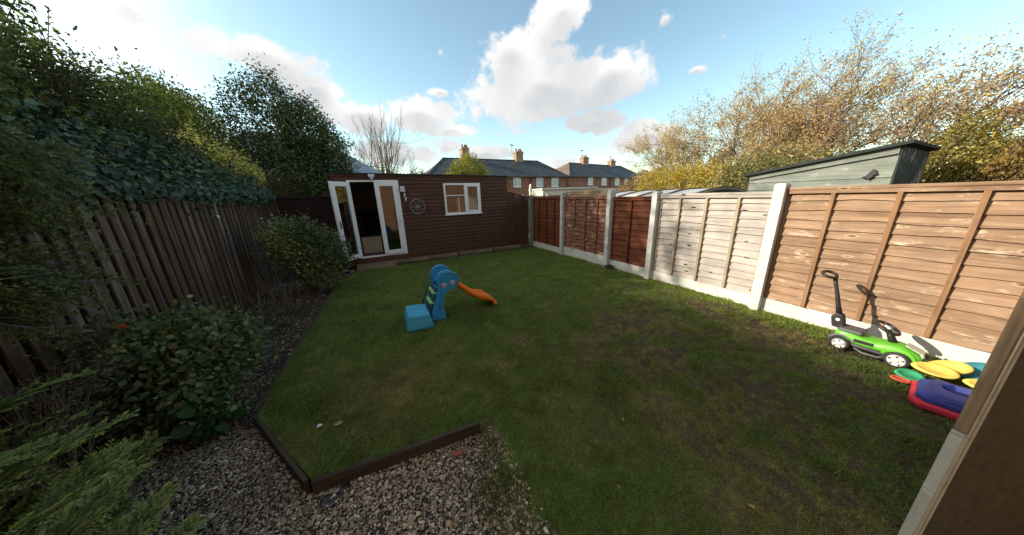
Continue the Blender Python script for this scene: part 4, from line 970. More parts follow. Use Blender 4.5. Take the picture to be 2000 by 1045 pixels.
# ------------------------------------------------------------------ neighbour's shed, canopy, cream outbuildings
def green_shed():
    t = empty('green_shed', (6.55, 1.8, 0), label='pale green painted shed with sloping dark roof beyond the tan fence panel', cat='shed')
    y0, y1 = .98 - 1.8, 2.60 - 1.8
    def tz(y): return 2.29 - (y - y0) * (2.29 - 2.03) / (y1 - y0)
    m = MB(); z = -.15; s = .135
    m.prism([(0, y0, -.15), (0, y1, -.15), (0, y1, tz(y1) - .03), (0, y0, tz(y0) - .03)], (.03, 0, 0))
    while z < 1.98:
        m.prism([(-.014, y0, z), (0, y0, z), (0, y0, z + s)], (0, y1 - y0, 0)); z += s
    m.build('side_wall', M['gshed'], t)
    MB().prism([(-.016, y0, 2.02 + .16), (-.016, y1, 1.93), (-.016, y1, tz(y1) - .015), (-.016, y0, tz(y0) - .015)], (-.02, 0, 0)).build('fascia', M['gshed'], t, .003)
    MB().box((.03, y0 - .02, -.15), (1.85, y0 + .01, 2.27)).build('end_wall', M['gend'], t)
    MB().box((1.80, y0 + .01, -.15), (1.85, y1, 2.15)).build('back_wall', M['gshed'], t)
    MB().box((-.02, y0 - .026, -.15), (.05, y0 - .003, 2.26)).build('corner_trim', M['gtrim'], t, .003)
    r = MB(); r.prism([(-.10, y0 - .10, tz(y0) + .005), (-.10, y1 + .08, tz(y1) - .03), (-.10, y1 + .08, tz(y1) + .015), (-.10, y0 - .10, tz(y0) + .05)], (2.05, 0, 0)); r.build('roof', M['gtrim'], t, .006)
    # dark bird-shaped metal ornament on the side wall
    o = MB().prism([(6.5, y, z) for y, z in [(1.12 + (a - 1.10) * .55, 1.84 + (b - 1.835) * 1.15) for a, b in [(1.10, 1.93), (1.13, 1.965), (1.16, 1.97), (1.20, 1.945), (1.25, 1.90), (1.33, 1.875), (1.30, 1.865), (1.22, 1.86), (1.20, 1.835), (1.185, 1.86), (1.14, 1.875), (1.12, 1.90), (1.075, 1.905)]]], (.02, 0, 0)).build('bird_ornament', M['black'], None, .003)
    tag(o, 'small black bird silhouette fixed to the pale green shed wall', 'ornament')
green_shed()
def canopy():
    t = empty('curved_canopy', (6.7, 4.45, -.11), label='low white curved sheet roof showing above the grey and red panels', cat='canopy')
    n = 14; V = []; F = []
    for i in range(n + 1):
        u = i / n; x = -.95 + 2.6 * u; z = 1.70 + .20 * math.sin(math.pi * (u * .85 + .08))
        for yy in (-1.25, 1.25): V.append((x, yy, z)); V.append((x, yy, z + .02))
    for i in range(n):
        a = 4 * i; F += [(a, a + 4, a + 6, a + 2), (a + 1, a + 3, a + 7, a + 5), (a, a + 1, a + 5, a + 4), (a + 2, a + 6, a + 7, a + 3)]
    F += [(0, 2, 3, 1), (4 * n, 4 * n + 1, 4 * n + 3, 4 * n + 2)]
    MB().add(V, F).build('sheet', M['sheet'], t)
    for yy in (-1.23, -.6, 0, .6, 1.23):
        MB().tube([(-.95 + 2.6 * u, yy, 1.735 + .20 * math.sin(math.pi * (u * .85 + .08))) for u in [i / 12 for i in range(13)]], .02, 6).build('rib', M['oldplank'], t)
    for x in (-.9, 1.6):
        for yy in (-1.2, 1.2): MB().box((x - .04, yy - .04, -.16), (x + .04, yy + .04, 1.72)).build('post', M['oldplank'], t)
canopy()
def cream():
    t = empty('cream_outbuilding', (12.0, 14.5, 0), rz=R(-12), label='long low cream outbuilding wall seen over the far fence corner', cat='outbuilding')
    MB().box((-2.0, 0, -.16), (2.0, 2.5, 2.08)).build('wall', M['creamwall'], t, .03); MB().box((-2.08, -.08, 2.085), (2.08, 2.6, 2.2)).build('roof_edge', M['sheet'], t, .02)
    t = empty('cream_outbuilding', (16.2, 14.8, 0), rz=R(-16), label='smaller cream outbuilding to the right, above the blotchy fence panel', cat='outbuilding')
    MB().box((-1.9, 0, -.16), (1.9, 2.5, 1.98)).build('wall', M['creamwall'], t, .03); MB().box((-1.98, -.08, 1.985), (1.98, 2.6, 2.08)).build('roof_edge', M['sheet'], t, .02)
    t = empty('neighbour_fence', (8.6, 12.2, 0), rz=R(-5), label='low brown neighbouring fence seen past the sloping brown panel', cat='fence')
    MB().box((-1.6, 0, -.16), (1.4, .05, 1.70)).build('boards', M['oldplank'], t); MB().box((-1.62, -.03, 1.705), (1.42, .08, 1.75)).build('rail', M['oldplank'], t)
    for x in (-1.55, -.1, 1.35): MB().box((x - .05, -.06, -.16), (x + .05, -.003, 1.83)).build('post', M['creamwall'], t, .01)
    o = MB().prism([(-.06, 0, -.16), (.06, 0, -.16), (.06, 0, 2.25), (0, 0, 2.42), (-.06, 0, 2.25)], (0, .12, 0)).build('white_post', M['creamwall'], None, .01); o.location = (8.35, 13.6, 0)
    tag(o, 'white pointed post in front of the far brick house', 'post')
cream()

# ------------------------------------------------------------------ far houses
def house(name, loc, rz, x0, x1, depth, eave, rx0, rx1, ridge, wins, chims, label, pipe=None, hipmat=None, frontdoor=False):
    t = empty(name, loc, rz, label, 'house')
    MB().box((x0 + .3, 0, -.3), (x1 - .3, depth, eave)).build('wall', M['brick'], t)
    h = depth / 2; e = .35
    A = [(x0 - .05, -e, eave), (x1 + .05, -e, eave), (x1 + .05, depth + e, eave), (x0 - .05, depth + e, eave), (rx0, h, ridge), (rx1, h, ridge)]
    MB().add(A, [(0, 1, 5, 4), (1, 2, 5), (2, 3, 4, 5)] + ([(3, 0, 4)] if not hipmat else []) + [(0, 3, 2, 1)]).build('roof', M['slate'], t)
    if hipmat: MB().add([A[3], A[0], A[4]], [(0, 1, 2)]).build('roof_hip', M[hipmat], t)
    rd = MB()
    for a, b in ((A[4], A[5]), (A[0], A[4]), (A[1], A[5])): rd.tube([a, b], .09, 6)
    rd.build('ridge_tiles', M['slate'] if not hipmat else M['litroof'], t)
    g = MB().box((x0, -e - .10, eave - .12), (x1, -e + .02, eave - .0)); g.build('gutter', M['black'], t)
    for wx0, wx1, z0, z1, style in wins:
        f = frame_mb(wx0, wx1, z0, z1, .09, -.06, .0); f.box(((wx0 + wx1) / 2 - .045, -.06, z0 + .09), ((wx0 + wx1) / 2 + .045, 0, z1 - .09))
        if style: f.box((wx0 + .09, -.058, z1 - .42), (wx1 - .09, -.002, z1 - .34))
        w = f.build('window', M['pvc'], t); MB().box((wx0 + .09, -.03, z0 + .09), (wx1 - .09, -.004, z1 - .09)).build('pane', M['farglass'], w)
        MB().box((wx0 - .06, -.10, z0 - .10), (wx1 + .06, -.0, z0 - .005)).build('sill', M['conc'], w)
    for cx, w, z1 in chims:
        c = MB().box((cx - w / 2, h - .45, ridge - .6), (cx + w / 2, h + .45, z1)); c.box((cx - w / 2 - .07, h - .52, z1 - .25), (cx + w / 2 + .07, h + .52, z1 - .12)); co = c.build('chimney', M['chim'], t)
        for k in (-.3, .1, .35): MB().lathe([(.13, 0), (.10, .35), (.12, .38)], 10, Matrix.Translation((cx + k * w, h, z1))).build('chimney_pot', M['terracotta'], co)
    if pipe: MB().tube([(pipe, -.1, eave - .1), (pipe, -.1, -.3)], .07, 8).build('drainpipe', M['black'], t)
    return t
def aerial(x, y, z, label, s=1):
    t = empty('tv_aerial', (x, y, z), R(30), label, 'aerial', 'television aerials on the far roofs')
    MB().tube([(0, 0, 0), (0, 0, 1.6 * s)], .03, 5).build('mast', M['black'], t)
    m = MB().tube([(-.5, 0, 1.5 * s), (.5, 0, 1.5 * s)], .02, 5)
    for i in range(6): m.tube([(-.45 + i * .18, -.25, 1.5 * s), (-.45 + i * .18, .25, 1.5 * s)], .012, 4)
    m.build('antenna', M['black'], t)
house('brick_house', (0, 32, 0), 0, 5.9, 25.9, 8, 4.22, 9.0, 23.3, 6.75,
      [(16.95, 18.05, 2.92, 4.08, 1), (20.5, 21.6, 2.88, 4.06, 0), (23.05, 24.2, 2.85, 4.04, 1), (11.5, 12.6, 2.9, 4.05, 0), (17, 18.2, .3, 1.6, 1), (20.5, 21.8, .3, 1.6, 0)],
      [(11.9, .9, 8.1), (20.0, 1.15, 7.95)], 'long brick house with slate hip roof and two chimneys above the garden room roof', pipe=19.6)
aerial(19.1, 36.2, 7.0, 'thin aerial beside the chimney of the long brick house', 1.2)
house('brick_house', (27.6, 34.0, 0), R(9), 0, 22.5, 8, 4.45, 4.6, 20.5, 7.0,
      [(4.9, 6.15, 3.1, 4.32, 1), (8.6, 10.0, 3.1, 4.32, 1), (12.6, 14.0, 3.05, 4.28, 0), (15.7, 16.6, 3.05, 4.28, 0), (18.9, 20.4, 3.0, 4.28, 1)],
      [(8.7, 1.5, 8.1), (17.2, 1.5, 7.9)], 'right hand brick house with a brown-lit hip and white windows in a row', pipe=11.0, hipmat='litroof')
aerial(35.0, 39.4, 7.3, 'thin aerial on the left chimney of the right hand brick house', 1.3)
aerial(43.6, 40.7, 7.1, 'thin aerial on the right chimney of the right hand brick house', 1.0)
house('brick_house', (56, 39, 0), R(20), 0, 10, 8, 4.2, 4, 6, 6.6, [(4, 5.4, 2.9, 4.0, 1)], [], 'small distant house with a brown roof behind the yellow hedge')
def blue_roof():
    t = empty('slate_roofed_house', (-3.4, 18, 0), R(0), 'house whose blue-grey slate roof slopes down behind the evergreen on the left', 'house')
    MB().box((-4, .4, -.2), (4.6, 8, 3.0)).build('wall', M['brick'], t)
    MB().add([(-4.4, 0, 2.95), (4.9, 0, 2.95), (4.9, 8.4, 2.95), (-4.4, 8.4, 2.95), (-2.6, 4.2, 6.0), (.6, 4.2, 6.0)], [(0, 1, 5, 4), (1, 2, 5), (2, 3, 4, 5), (3, 0, 4), (0, 3, 2, 1)]).build('roof', M['slateblue'], t)
blue_roof()

# ------------------------------------------------------------------ trees and hedges
def trunk(parent, pts, rad, mat='bark', name='trunk'):
    return MB().tube(pts, rad, 9).build(name, M[mat], parent, 0, True)
DG = [(3, (.020, .045, .016)), (3, (.032, .068, .020)), (2, (.050, .090, .024)), (1, (.085, .12, .03)), (.5, (.13, .13, .035))]
def evergreen(label, loc, blobs, n, size, pal, mat=L_SOFT, group=None, name='evergreen_tree', clump=.13, shell=.4, rag=.25, branches=6, face=(-.1, -.3, .35), cat='tree', tr=.12, six=False, aspect=.5, per=16):
    t = empty(name, loc, 0, label, cat, group); L = np.array(loc)
    B = [(b[0] - L[0], b[1] - L[1], b[2] - L[2], b[3], b[4], b[5]) for b in blobs]
    leaves('crown', crown(B, n, clump, shell, per, rag), size, mat, pal, t, face=face, six=six, aspect=aspect)
    tw = Twigs(); top = max(b[2] for b in B)
    tw.seg(np.array([0, 0, -.1]), np.array([0, 0, top * .8]), tr, tr * .5)
    for b in B:
        for _ in range(branches):
            s = np.array([0, 0, top * random.uniform(.2, .6)]); e = np.array(b[:3]) + unit(rng.normal(size=(1, 3)))[0] * np.array(b[3:]) * .75
            mid = (s + e) / 2 + rng.normal(0, .12, 3); tw.seg(s, mid, tr * .4, tr * .22); tw.seg(mid, e, tr * .22, .008)
            for _ in range(3): q = e + rng.normal(0, .25, 3) + np.array([0, 0, .1]); tw.seg(e, q, .008, .003)
    tw.build('trunk', M['bark'], t, 4)
    return t
# ivy mass over the left fence
evergreen('dark glossy ivy mass spilling over the top of the left fence', (-3.0, 5.3, 0),
          [(-2.9, 3.4, 2.15, .45, 1.1, .50), (-2.9, 4.5, 2.2, .50, 1.1, .55), (-2.9, 5.5, 2.2, .5, 1.0, .55), (-2.9, 6.5, 2.2, .5, 1.0, .50), (-2.9, 7.6, 2.15, .5, 1.0, .42), (-2.9, 8.6, 2.1, .5, .9, .38)],
          38000, .054, [(3.5, (.014, .034, .013)), (3, (.028, .066, .024)), (2, (.052, .11, .045)), (1.2, (.11, .18, .095)), (.8, (.12, .15, .045)), (.3, (.11, .07, .035))], L_WAXY, name='ivy', cat='ivy', clump=.14, shell=.45, face=(.9, -.3, .5), six=True, aspect=.75, rag=.14)
evergreen('tangled overgrown hedge of mixed olive leaves and bare twigs rising above the ivy', (-3.3, 5.3, 0),
          [(-3.2, 3.2, 2.85, .55, .9, .70), (-3.3, 4.2, 3.0, .6, .9, .74), (-3.35, 5.2, 3.08, .62, .8, .76), (-3.35, 6.1, 3.02, .6, .8, .72), (-3.3, 7.0, 2.72, .55, .8, .62), (-3.25, 7.8, 2.45, .5, .7, .45)],
          44000, .048, [(3, (.024, .042, .014)), (3, (.045, .078, .024)), (2, (.085, .12, .034)), (.9, (.17, .18, .05)), (.7, (.11, .08, .05))], L_SOFT, name='hedge', cat='hedge', clump=.15, shell=.55, face=(.4, -.2, .5), rag=.3, branches=90, tr=.045)
# fringe of ivy hugging the fence top
def fringe():
    t = empty('ivy', (-2.45, 6.0, 1.9), 0, 'fringe of small grey-green ivy leaves hanging over the fence boards', 'ivy')
    n = 11000; y = rng.uniform(3.3, 9.4, n); z = 2.02 + rng.normal(0, .07, n) + .10 * (vnoise(y, y * 0, 3, 2.2) - .5) + np.clip((7 - y) * .03, 0, .2) * rng.random(n) * 2; x = -2.42 + rng.normal(0, .07, n) - (z > 2.1) * .05
    leaves('leaves', np.stack([x + 2.45, y - 6.0, z - 1.9], 1), .058, L_WAXY, [(2, (.028, .052, .028)), (3, (.05, .092, .05)), (2, (.09, .145, .085)), (1.4, (.015, .03, .014))], t, face=(1.2, -.4, .6), six=True, aspect=.8)
fringe()
evergreen('tall bushy evergreen with a sunlit yellow-green side behind the ivy', (-5.2, 12.5, 0),
          [(-4.8, 10.9, 3.4, .8, .9, 1.45), (-5.2, 12.2, 3.9, 1.1, 1.2, 1.65), (-5.4, 13.6, 3.9, 1.2, 1.2, 1.6), (-5.5, 15.2, 4.0, 1.3, 1.3, 1.7)],
          36000, .085, [(2, (.035, .065, .018)), (3, (.07, .11, .028)), (2.5, (.18, .21, .05)), (1.8, (.38, .37, .10))], L_SOFT, group='evergreen trees behind the left fence', clump=.17, shell=.35, tr=.16)  # bright yellow leaves stand in for sun on the crown
evergreen('broad dark evergreen rising directly behind the gap left of the garden room', (-2.0, 12.8, 0),
          [(-2.7, 12.7, 4.2, 1.0, 1.0, 1.75), (-1.7, 12.9, 4.0, .85, 1.0, 1.50), (-1.1, 12.7, 3.2, .65, .9, 1.25), (-2.6, 12.2, 2.6, 1.1, .9, 1.1), (-1.6, 12.2, 2.2, .95, .8, 1.0)],
          40000, .085, [(3, (.028, .055, .018)), (3.5, (.05, .09, .026)), (1.5, (.09, .125, .034)), (.8, (.16, .18, .045)), (.5, (.14, .09, .045))], L_WAXY, group='evergreen trees behind the left fence', clump=.16, shell=.38, tr=.16)
evergreen('golden yellow shrub with sunlight put into its leaf colours between the ivy and the dark evergreen', (-3.3, 9.3, 0),
          [(-2.95, 8.9, 2.90, .26, .4, .24), (-2.9, 9.5, 2.72, .28, .45, .28), (-2.85, 10.1, 2.5, .26, .4, .30), (-3.2, 8.3, 3.1, .22, .3, .22)], 4200, .05,
          [(1.2, (.10, .13, .03)), (2, (.34, .33, .08)), (2.5, (.58, .54, .16)), (1.8, (.72, .68, .30))], L_SOFT, name='golden_shrub', cat='shrub', clump=.14, tr=.03, rag=.5, shell=.7)  # leaf colours brightened in place of sun that is blocked here
evergreen('brown tangled climber of dry stems between the evergreens', (-2.6, 10.6, 0), [(-2.6, 10.7, 2.2, .8, .4, .45), (-3.2, 10.4, 2.6, .4, .4, .4)], 3800, .045,
          [(2, (.09, .06, .035)), (2, (.14, .10, .055)), (1, (.06, .085, .03))], L_DRY, name='climber', cat='climber', clump=.13, branches=16, tr=.03)
# off to the left, beyond the picture: tall garden trees that shade the lawn
evergreen('tall dense tree beyond the left fence, outside the picture', (-11.6, 14.8, 0),
          [(-11.6, 12.8, 7.8, 1.7, 1.6, 3.6), (-11.6, 15.0, 8.0, 1.8, 1.7, 3.6), (-11.6, 17.4, 8.0, 1.8, 1.8, 3.6)], 26000, .17, DG, L_SOFT, group='evergreen trees behind the left fence', clump=.3, shell=.6, tr=.25)

# near conifer at the top left
def near_conifer():
    t = empty('conifer', (-2.15, 1.9, 0), 0, 'overhanging conifer with drooping feathery sprays at the upper left', 'conifer')
    trunk(t, [(0, 0, -.1), (.02, .0, 1.4), (-.03, .05, 2.6), (0, .05, 3.5)], [.08, .07, .045, .02])
    fr = []; tw = Twigs(); rs = np.random.default_rng(5)
    for i in range(95):
        z = rs.uniform(1.35, 3.05); a = R(rs.uniform(38, 100)); L = rs.uniform(.75, 1.25) * (1.0 if z > 1.8 else .9)
        root = np.array([.03, .05, z + .12]); tip = np.array([math.cos(a) * L * .55 , math.sin(a) * L * 1.12, z + rs.uniform(-.28, .06)])
        st = root * .55 + tip * .45; tw.seg(root, st, .012, .006); tw.seg(st, tip, .006, .002)
        for k in range(3):
            b = st + (tip - st) * rs.uniform(0, .6) ; e = tip + rs.normal(0, .10, 3) + np.array([0, 0, -.05 * k])
            fr.append(frond_leaflets(b, e, rs.uniform(.07, .13), rs.normal(size=3) * .3 + np.array([-.4, .1, .9]) * (1 if rs.random() < .4 else .2) + np.array([1, 0, 0]) * .5, 11, 4, .10, .014))
    sprays('foliage', fr, L_SOFT, (.035, .052, .020), (.20, .24, .09), t, .22, .003); tw.build('branches', M['bark'], t)
    # grey dead tuft
    t2 = empty('dead_branch', (-1.95, 2.75, 1.45), 0, 'grey-purple tangle of dead conifer twigs hanging against the fence', 'branch'); tw = Twigs()
    for i in range(46):
        a = rng.normal(0, 1, 3) * np.array([.03, .10, .03]) - np.array([.06, .35, 0]); tw.grow(a, np.array([.25, 1, rng.uniform(-.35, .2)]), .34, .005, 1, 4, .35, -.03, 3, .5, .5)
    tw.build('twigs', rough_mat('dead_grey_twigs', (.10, .09, .115), (.23, .21, .24), 20, .9), t2)
near_conifer()

# feathery conifer fronds at the lower left
def low_conifer():
    t = empty('feathery_conifer', (-1.85, 1.25, -.1), 0, 'bright green feathery conifer sprays reaching over the gravel at the lower left', 'conifer')
    rs = np.random.default_rng(8); fr = []; tw = Twigs()
    tips = [(-1.47, 2.31, .70), (-1.10, 1.80, .72), (-.99, 1.62, .70), (-.73, 1.12, .62), (-1.88, 2.2, .70), (-1.7, 2.25, .66), (-1.30, 2.05, .55), (-.92, 1.35, .5), (-.80, 1.25, .42), (-1.15, 1.75, .45), (-1.6, 2.1, .5), (-1.0, 1.45, .35), (-.85, 1.0, .55), (-1.35, 1.9, .8), (-1.55, 2.0, .85), (-1.75, 2.0, .85), (-1.95, 2.1, .6)]
    for i in range(66):
        tp = np.array(tips[i % len(tips)]) + (rs.normal(0, .085, 3) if i >= len(tips) else 0)
        tp = tp + (rs.normal(0, .05, 3) - np.array([.1, .12, .12]) * rs.random() if i >= len(tips) else 0)
        rt = tp + np.array([-.42, -.48, -.22]) * rs.uniform(.8, 1.25) + rs.normal(0, .07, 3)
        side = np.array([.75, -.65, .25]) + rs.normal(0, .4, 3)
        loc = np.array([-1.85, 1.25, -.1]); dd = np.array([-.13, -.03, -.06]); rt = rt + dd; tp = tp + dd
        fr.append(frond_leaflets(rt - loc, tp - loc, rs.uniform(.12, .20), side, 24, 8, -.06, .009)); tw.seg(rt - loc, tp - loc, .005, .0015); tw.seg(np.array([0, 0, 0]), rt - loc, .012, .006)
    sprays('foliage', fr, L_SOFT, (.035, .065, .018), (.30, .38, .13), t, .24, .0026); tw.build('stems', M['bark'], t)
low_conifer()

# shrubs in the bed
def shrub(label, name, loc, blobs, n, size, pal, mat, stems=40, six=True, aspect=.55, face=(0, -.3, .7), clump=.06, rag=.25, shell=.5, group=None, tw_mat='twig', droop=.1):
    t = empty(name, loc, 0, label, 'shrub', group); L = np.array(loc); B = [(b[0] - L[0], b[1] - L[1], b[2] - L[2], b[3], b[4], b[5]) for b in blobs]
    P = crown(B, n, clump, shell, 14, rag); leaves('foliage', P, size, mat, pal, t, face=face, six=six, aspect=aspect, droop=droop)
    tw = Twigs()
    for i in range(stems):
        e = P[rng.integers(len(P))]; s = np.array([0, 0, 0]) + rng.normal(0, .04, 3) * np.array([1, 1, 0]); mid = s * .5 + e * .5 + np.array([0, 0, .04]) + rng.normal(0, .03, 3)
        tw.seg(s, mid, .009, .006); tw.seg(mid, e, .006, .002)
        for _ in range(2): tw.seg(mid, mid + (e - mid) * .7 + rng.normal(0, .09, 3), .004, .0015)
    tw.build('stems', M[tw_mat], t, 4); return t
shrub('rounded bush with small olive-green leaves in front of the fence, left of the white doors', 'round_bush', (-1.45, 6.85, -.12),
      [(-1.35, 6.6, .98, .56, .52, .52), (-1.0, 6.55, .82, .45, .45, .48), (-1.55, 6.5, 1.15, .38, .4, .38), (-1.15, 6.6, .45, .45, .40, .32)], 13000, .042,
      [(2, (.05, .07, .022)), (3, (.12, .15, .045)), (2, (.22, .24, .08)), (.8, (.34, .34, .14))], L_WAXY, 46, clump=.07)
shrub('wide spreading shrub with round grey-green leaves and reddish stems in the bed', 'wide_shrub', (-1.72, 3.35, -.12),
      [(-1.72, 3.35, .50, .36, .45, .36), (-1.52, 3.5, .42, .22, .42, .30), (-2.05, 3.25, .46, .32, .42, .30), (-1.62, 2.98, .20, .26, .22, .18)], 10500, .042,
      [(2, (.05, .08, .035)), (3, (.105, .16, .07)), (2, (.20, .27, .13)), (.8, (.20, .17, .07)), (.02, (.34, .09, .03))], L_SOFT, 60, aspect=.7, clump=.08, shell=.6, rag=.35)
shrub('low broad-leaved plant at the foot of the wide shrub beside the gravel', 'leafy_plant', (-1.55, 2.86, -.12), [(-1.55, 2.86, .05, .18, .15, .10)], 320, .085,
      [(2, (.035, .085, .025)), (2, (.06, .12, .035))], L_SOFT, 10, aspect=.75, clump=.05)
shrub('low sparse green seedlings on the mulch between the bush and the wide shrub', 'seedlings', (-1.6, 5.2, -.12), [(-1.6, 5.2, -.05, .45, .7, .10)], 1500, .03,
      [(2, (.05, .08, .025)), (2, (.08, .10, .035))], L_SOFT, 30, clump=.05)
shrub('dry grey-brown sprig plant at the left border in front of the fence', 'dry_plant', (-2.15, 2.55, -.12), [(-2.05, 2.6, .52, .25, .32, .14), (-1.95, 2.75, .70, .22, .25, .08)], 1300, .03,
      [(2, (.11, .095, .07)), (2, (.16, .14, .10)), (1, (.07, .085, .05))], L_DRY, 44, aspect=.3, clump=.06)
shrub('pale leaved straggly sprig rising at the left end of the wide shrub', 'straggly_plant', (-2.05, 3.2, -.12), [(-2.1, 3.25, .85, .16, .22, .12)], 260, .05,
      [(2, (.10, .12, .08)), (1, (.15, .16, .11)), (.4, (.20, .10, .05))], L_SOFT, 16, aspect=.45, clump=.05)
def dead_stems():
    t = empty('dead_plant', (-1.75, 6.0, -.12), 0, 'cluster of bare upright stems at the foot of the rounded bush', 'plant'); tw = Twigs()
    for i in range(16):
        tw.grow(np.array([rng.normal(0, .16), rng.normal(0, .25), 0]), np.array([rng.normal(0, .25), rng.normal(0, .15), 1]), rng.uniform(.35, .6), .007, 1, 4, .15, .05, 2, .4, .5)
    tw.build('stems', M['twig'], t, 4)
dead_stems()

# bare trees behind the garden room
def bare_tree(loc, h, n, spread, label, r=.09, depth=3, mat='barkpale', group='bare trees beyond the garden room', kids=3, name='bare_tree'):
    t = empty(name, loc, 0, label, 'tree', group); tw = Twigs()
    for i in range(n):
        a = rng.uniform(0, 2 * math.pi); d = np.array([math.cos(a) * spread, math.sin(a) * spread * .6, 1])
        tw.grow(np.array([rng.normal(0, .15), rng.normal(0, .1), -.1]), d, h * rng.uniform(.42, .55), r * rng.uniform(.6, 1), depth, 5, .10, .05, kids, .30, .55)
    tw.build('branches', M[mat], t); return t
bare_tree((.45, 22, 0), 7.6, 8, .36, 'tall multi-stemmed bare tree standing behind the blue-grey roof', .08, 4)
bare_tree((2.9, 21, 0), 5.2, 4, .28, 'smaller bare tree right of the tall bare tree', .04, 3)
bare_tree((4.3, 20, 0), 4.3, 4, .4, 'low bare sapling above the middle of the garden room roof', .03, 3, 'bark')
bare_tree((5.4, 19, 0), 4.4, 3, .35, 'thin bare sapling left of the small yellow-green tree', .03, 2, 'bark')
evergreen('small russet leafy bush low behind the garden room roof, left of the brick house', (1.6, 21, 0), [(1.1, 21, 3.6, 1.0, .7, .6), (3.2, 20.5, 3.3, 1.1, .7, .5)], 1500, .10, [(2, (.20, .12, .05)), (1, (.30, .20, .06))], L_DRY, name='russet_bush', cat='bush', clump=.25, shell=.8, branches=12, tr=.04)
evergreen('small yellow-green leafy tree topping the garden room roof line', (4.45, 13, 0),
          [(4.45, 13, 2.95, .75, .6, .85), (3.9, 13, 2.7, .55, .5, .6), (5.0, 13, 2.65, .55, .5, .55)], 11000, .065, [(2, (.12, .14, .03)), (3, (.25, .25, .05)), (2, (.40, .37, .08))], L_SOFT, name='leafy_tree', clump=.09, tr=.05, branches=10)
bare_tree((4.5, 13.1, 2.0), 2.1, 5, .45, 'bare shoots sticking up through the small yellow-green tree', .012, 1, 'bark', kids=2, name='bare_shoots')
evergreen('russet shrub in front of the left end of the long brick house', (5.0, 17, 0), [(4.9, 17, 2.7, 1.1, .6, .55), (8.2, 17.5, 2.6, 1.0, .6, .5)], 3500, .075, [(2, (.11, .07, .04)), (2, (.17, .12, .06)), (1, (.10, .12, .04))], L_DRY, name='russet_shrub', cat='shrub', clump=.14, shell=.7, branches=14, tr=.03)

# autumn trees on the right
AU = [(3, (.42, .30, .20)), (3, (.50, .38, .16)), (2.5, (.60, .47, .16)), (2, (.30, .21, .18))]
def autumn_tree(loc, h, label, n=8, spread=.8, r=.13, leafn=9000, lsize=.09, pal=AU, depth=4, up=.0, ratio=.66, dome=()):
    t = empty('autumn_tree', loc, 0, label, 'tree', 'autumn trees beyond the right fence'); tw = Twigs()
    tw.seg(np.array([0, 0, -.2]), np.array([.05, 0, 1.2]), r * 1.5, r * 1.2)
    for i in range(n):
        a = 2 * math.pi * i / n + rng.uniform(-.3, .3); s = spread * rng.uniform(.5, 1.25); d = np.array([math.cos(a) * s, math.sin(a) * s, 1])
        tw.grow(np.array([.05, 0, rng.uniform(.6, 1.2)]), d, h * rng.uniform(.30, .38), r * rng.uniform(.35, .5), depth, 4, .30, up, 3, .60, ratio, 1)
    tw.build('trunk', M['bark'], t)
    T = np.array(tw.tips); idx = rng.integers(0, len(T), leafn); P = T[idx] + rng.normal(0, .075, (leafn, 3))
    keepn = vnoise(P[:, 0] * .5 + P[:, 1], P[:, 1] * .3 + P[:, 2] * 1.2, 31, .8); P = P[rng.random(leafn) < np.clip(keepn * 2.6 - .6, .28, 1)]
    leaves('crown', P, lsize, L_DRY, pal, t, face=(-.5, .1, .2), aspect=.65)
    return t
rng = np.random.default_rng(21)
autumn_tree((17.0, 6.2, 0), 8.6, 'large half-bare autumn tree with pinkish-gold leaves, middle of the three', 13, .85, .14, 88000, .053)
autumn_tree((17.5, 10.2, 0), 7.0, 'left hand golden autumn tree beside the brick houses', 12, .85, .11, 66000, .053)
autumn_tree((15.0, 3.2, 0), 6.1, 'right hand autumn tree leaning over the green shed', 15, 1.0, .13, 80000, .05, pal=[(3, (.40, .27, .17)), (2, (.46, .32, .14)), (2, (.30, .20, .16)), (1, (.50, .38, .13))])
evergreen('long clipped hedge of bright yellow leaves beyond the white canopy', (11.9, 7.2, 0), [(12.4, 8.9, 1.9, .7, .7, .80), (12.1, 7.8, 2.0, .7, .8, .88), (11.8, 6.7, 1.95, .7, .8, .85), (11.5, 5.7, 1.9, .7, .8, .80)], 19000, .062,
          [(2, (.32, .23, .04)), (3, (.46, .34, .055)), (2, (.56, .44, .09)), (1.5, (.20, .17, .05))], L_SOFT, name='yellow_hedge', cat='hedge', clump=.12, shell=.35, rag=.12, tr=.05)
evergreen('pinkish brown shrub at the left end of the bright yellow hedge', (13.0, 10.4, 0), [(13.0, 10.4, 1.75, .6, .7, .7)], 3500, .07, [(2, (.26, .17, .10)), (2, (.36, .26, .14))], L_DRY, name='brown_shrub', cat='shrub', clump=.14, tr=.04)
evergreen('grey-green bush between the yellow hedge and the green shed', (11.0, 4.4, 0), [(11.2, 4.9, 2.0, .7, .7, .80), (11.0, 4.1, 2.1, .7, .8, .90), (10.8, 3.2, 2.15, .7, .8, .85)], 9500, .07, [(2, (.17, .17, .08)), (2, (.30, .26, .11)), (2, (.10, .12, .05)), (1, (.46, .38, .13))], L_DRY, name='olive_bush', cat='bush', clump=.13, shell=.6, tr=.05)
evergreen('rounded golden-olive tree right behind the end of the green shed', (9.4, .75, 0), [(9.3, .8, 2.1, .50, .45, .75), (9.3, .55, 1.8, .5, .45, .7), (9.5, 1.05, 1.7, .4, .35, .6)], 12000, .05, [(2, (.17, .15, .04)), (3, (.30, .24, .055)), (2, (.40, .32, .08)), (1.5, (.09, .10, .035))], L_SOFT, name='golden_tree', clump=.07, shell=.4, rag=.12, tr=.04)
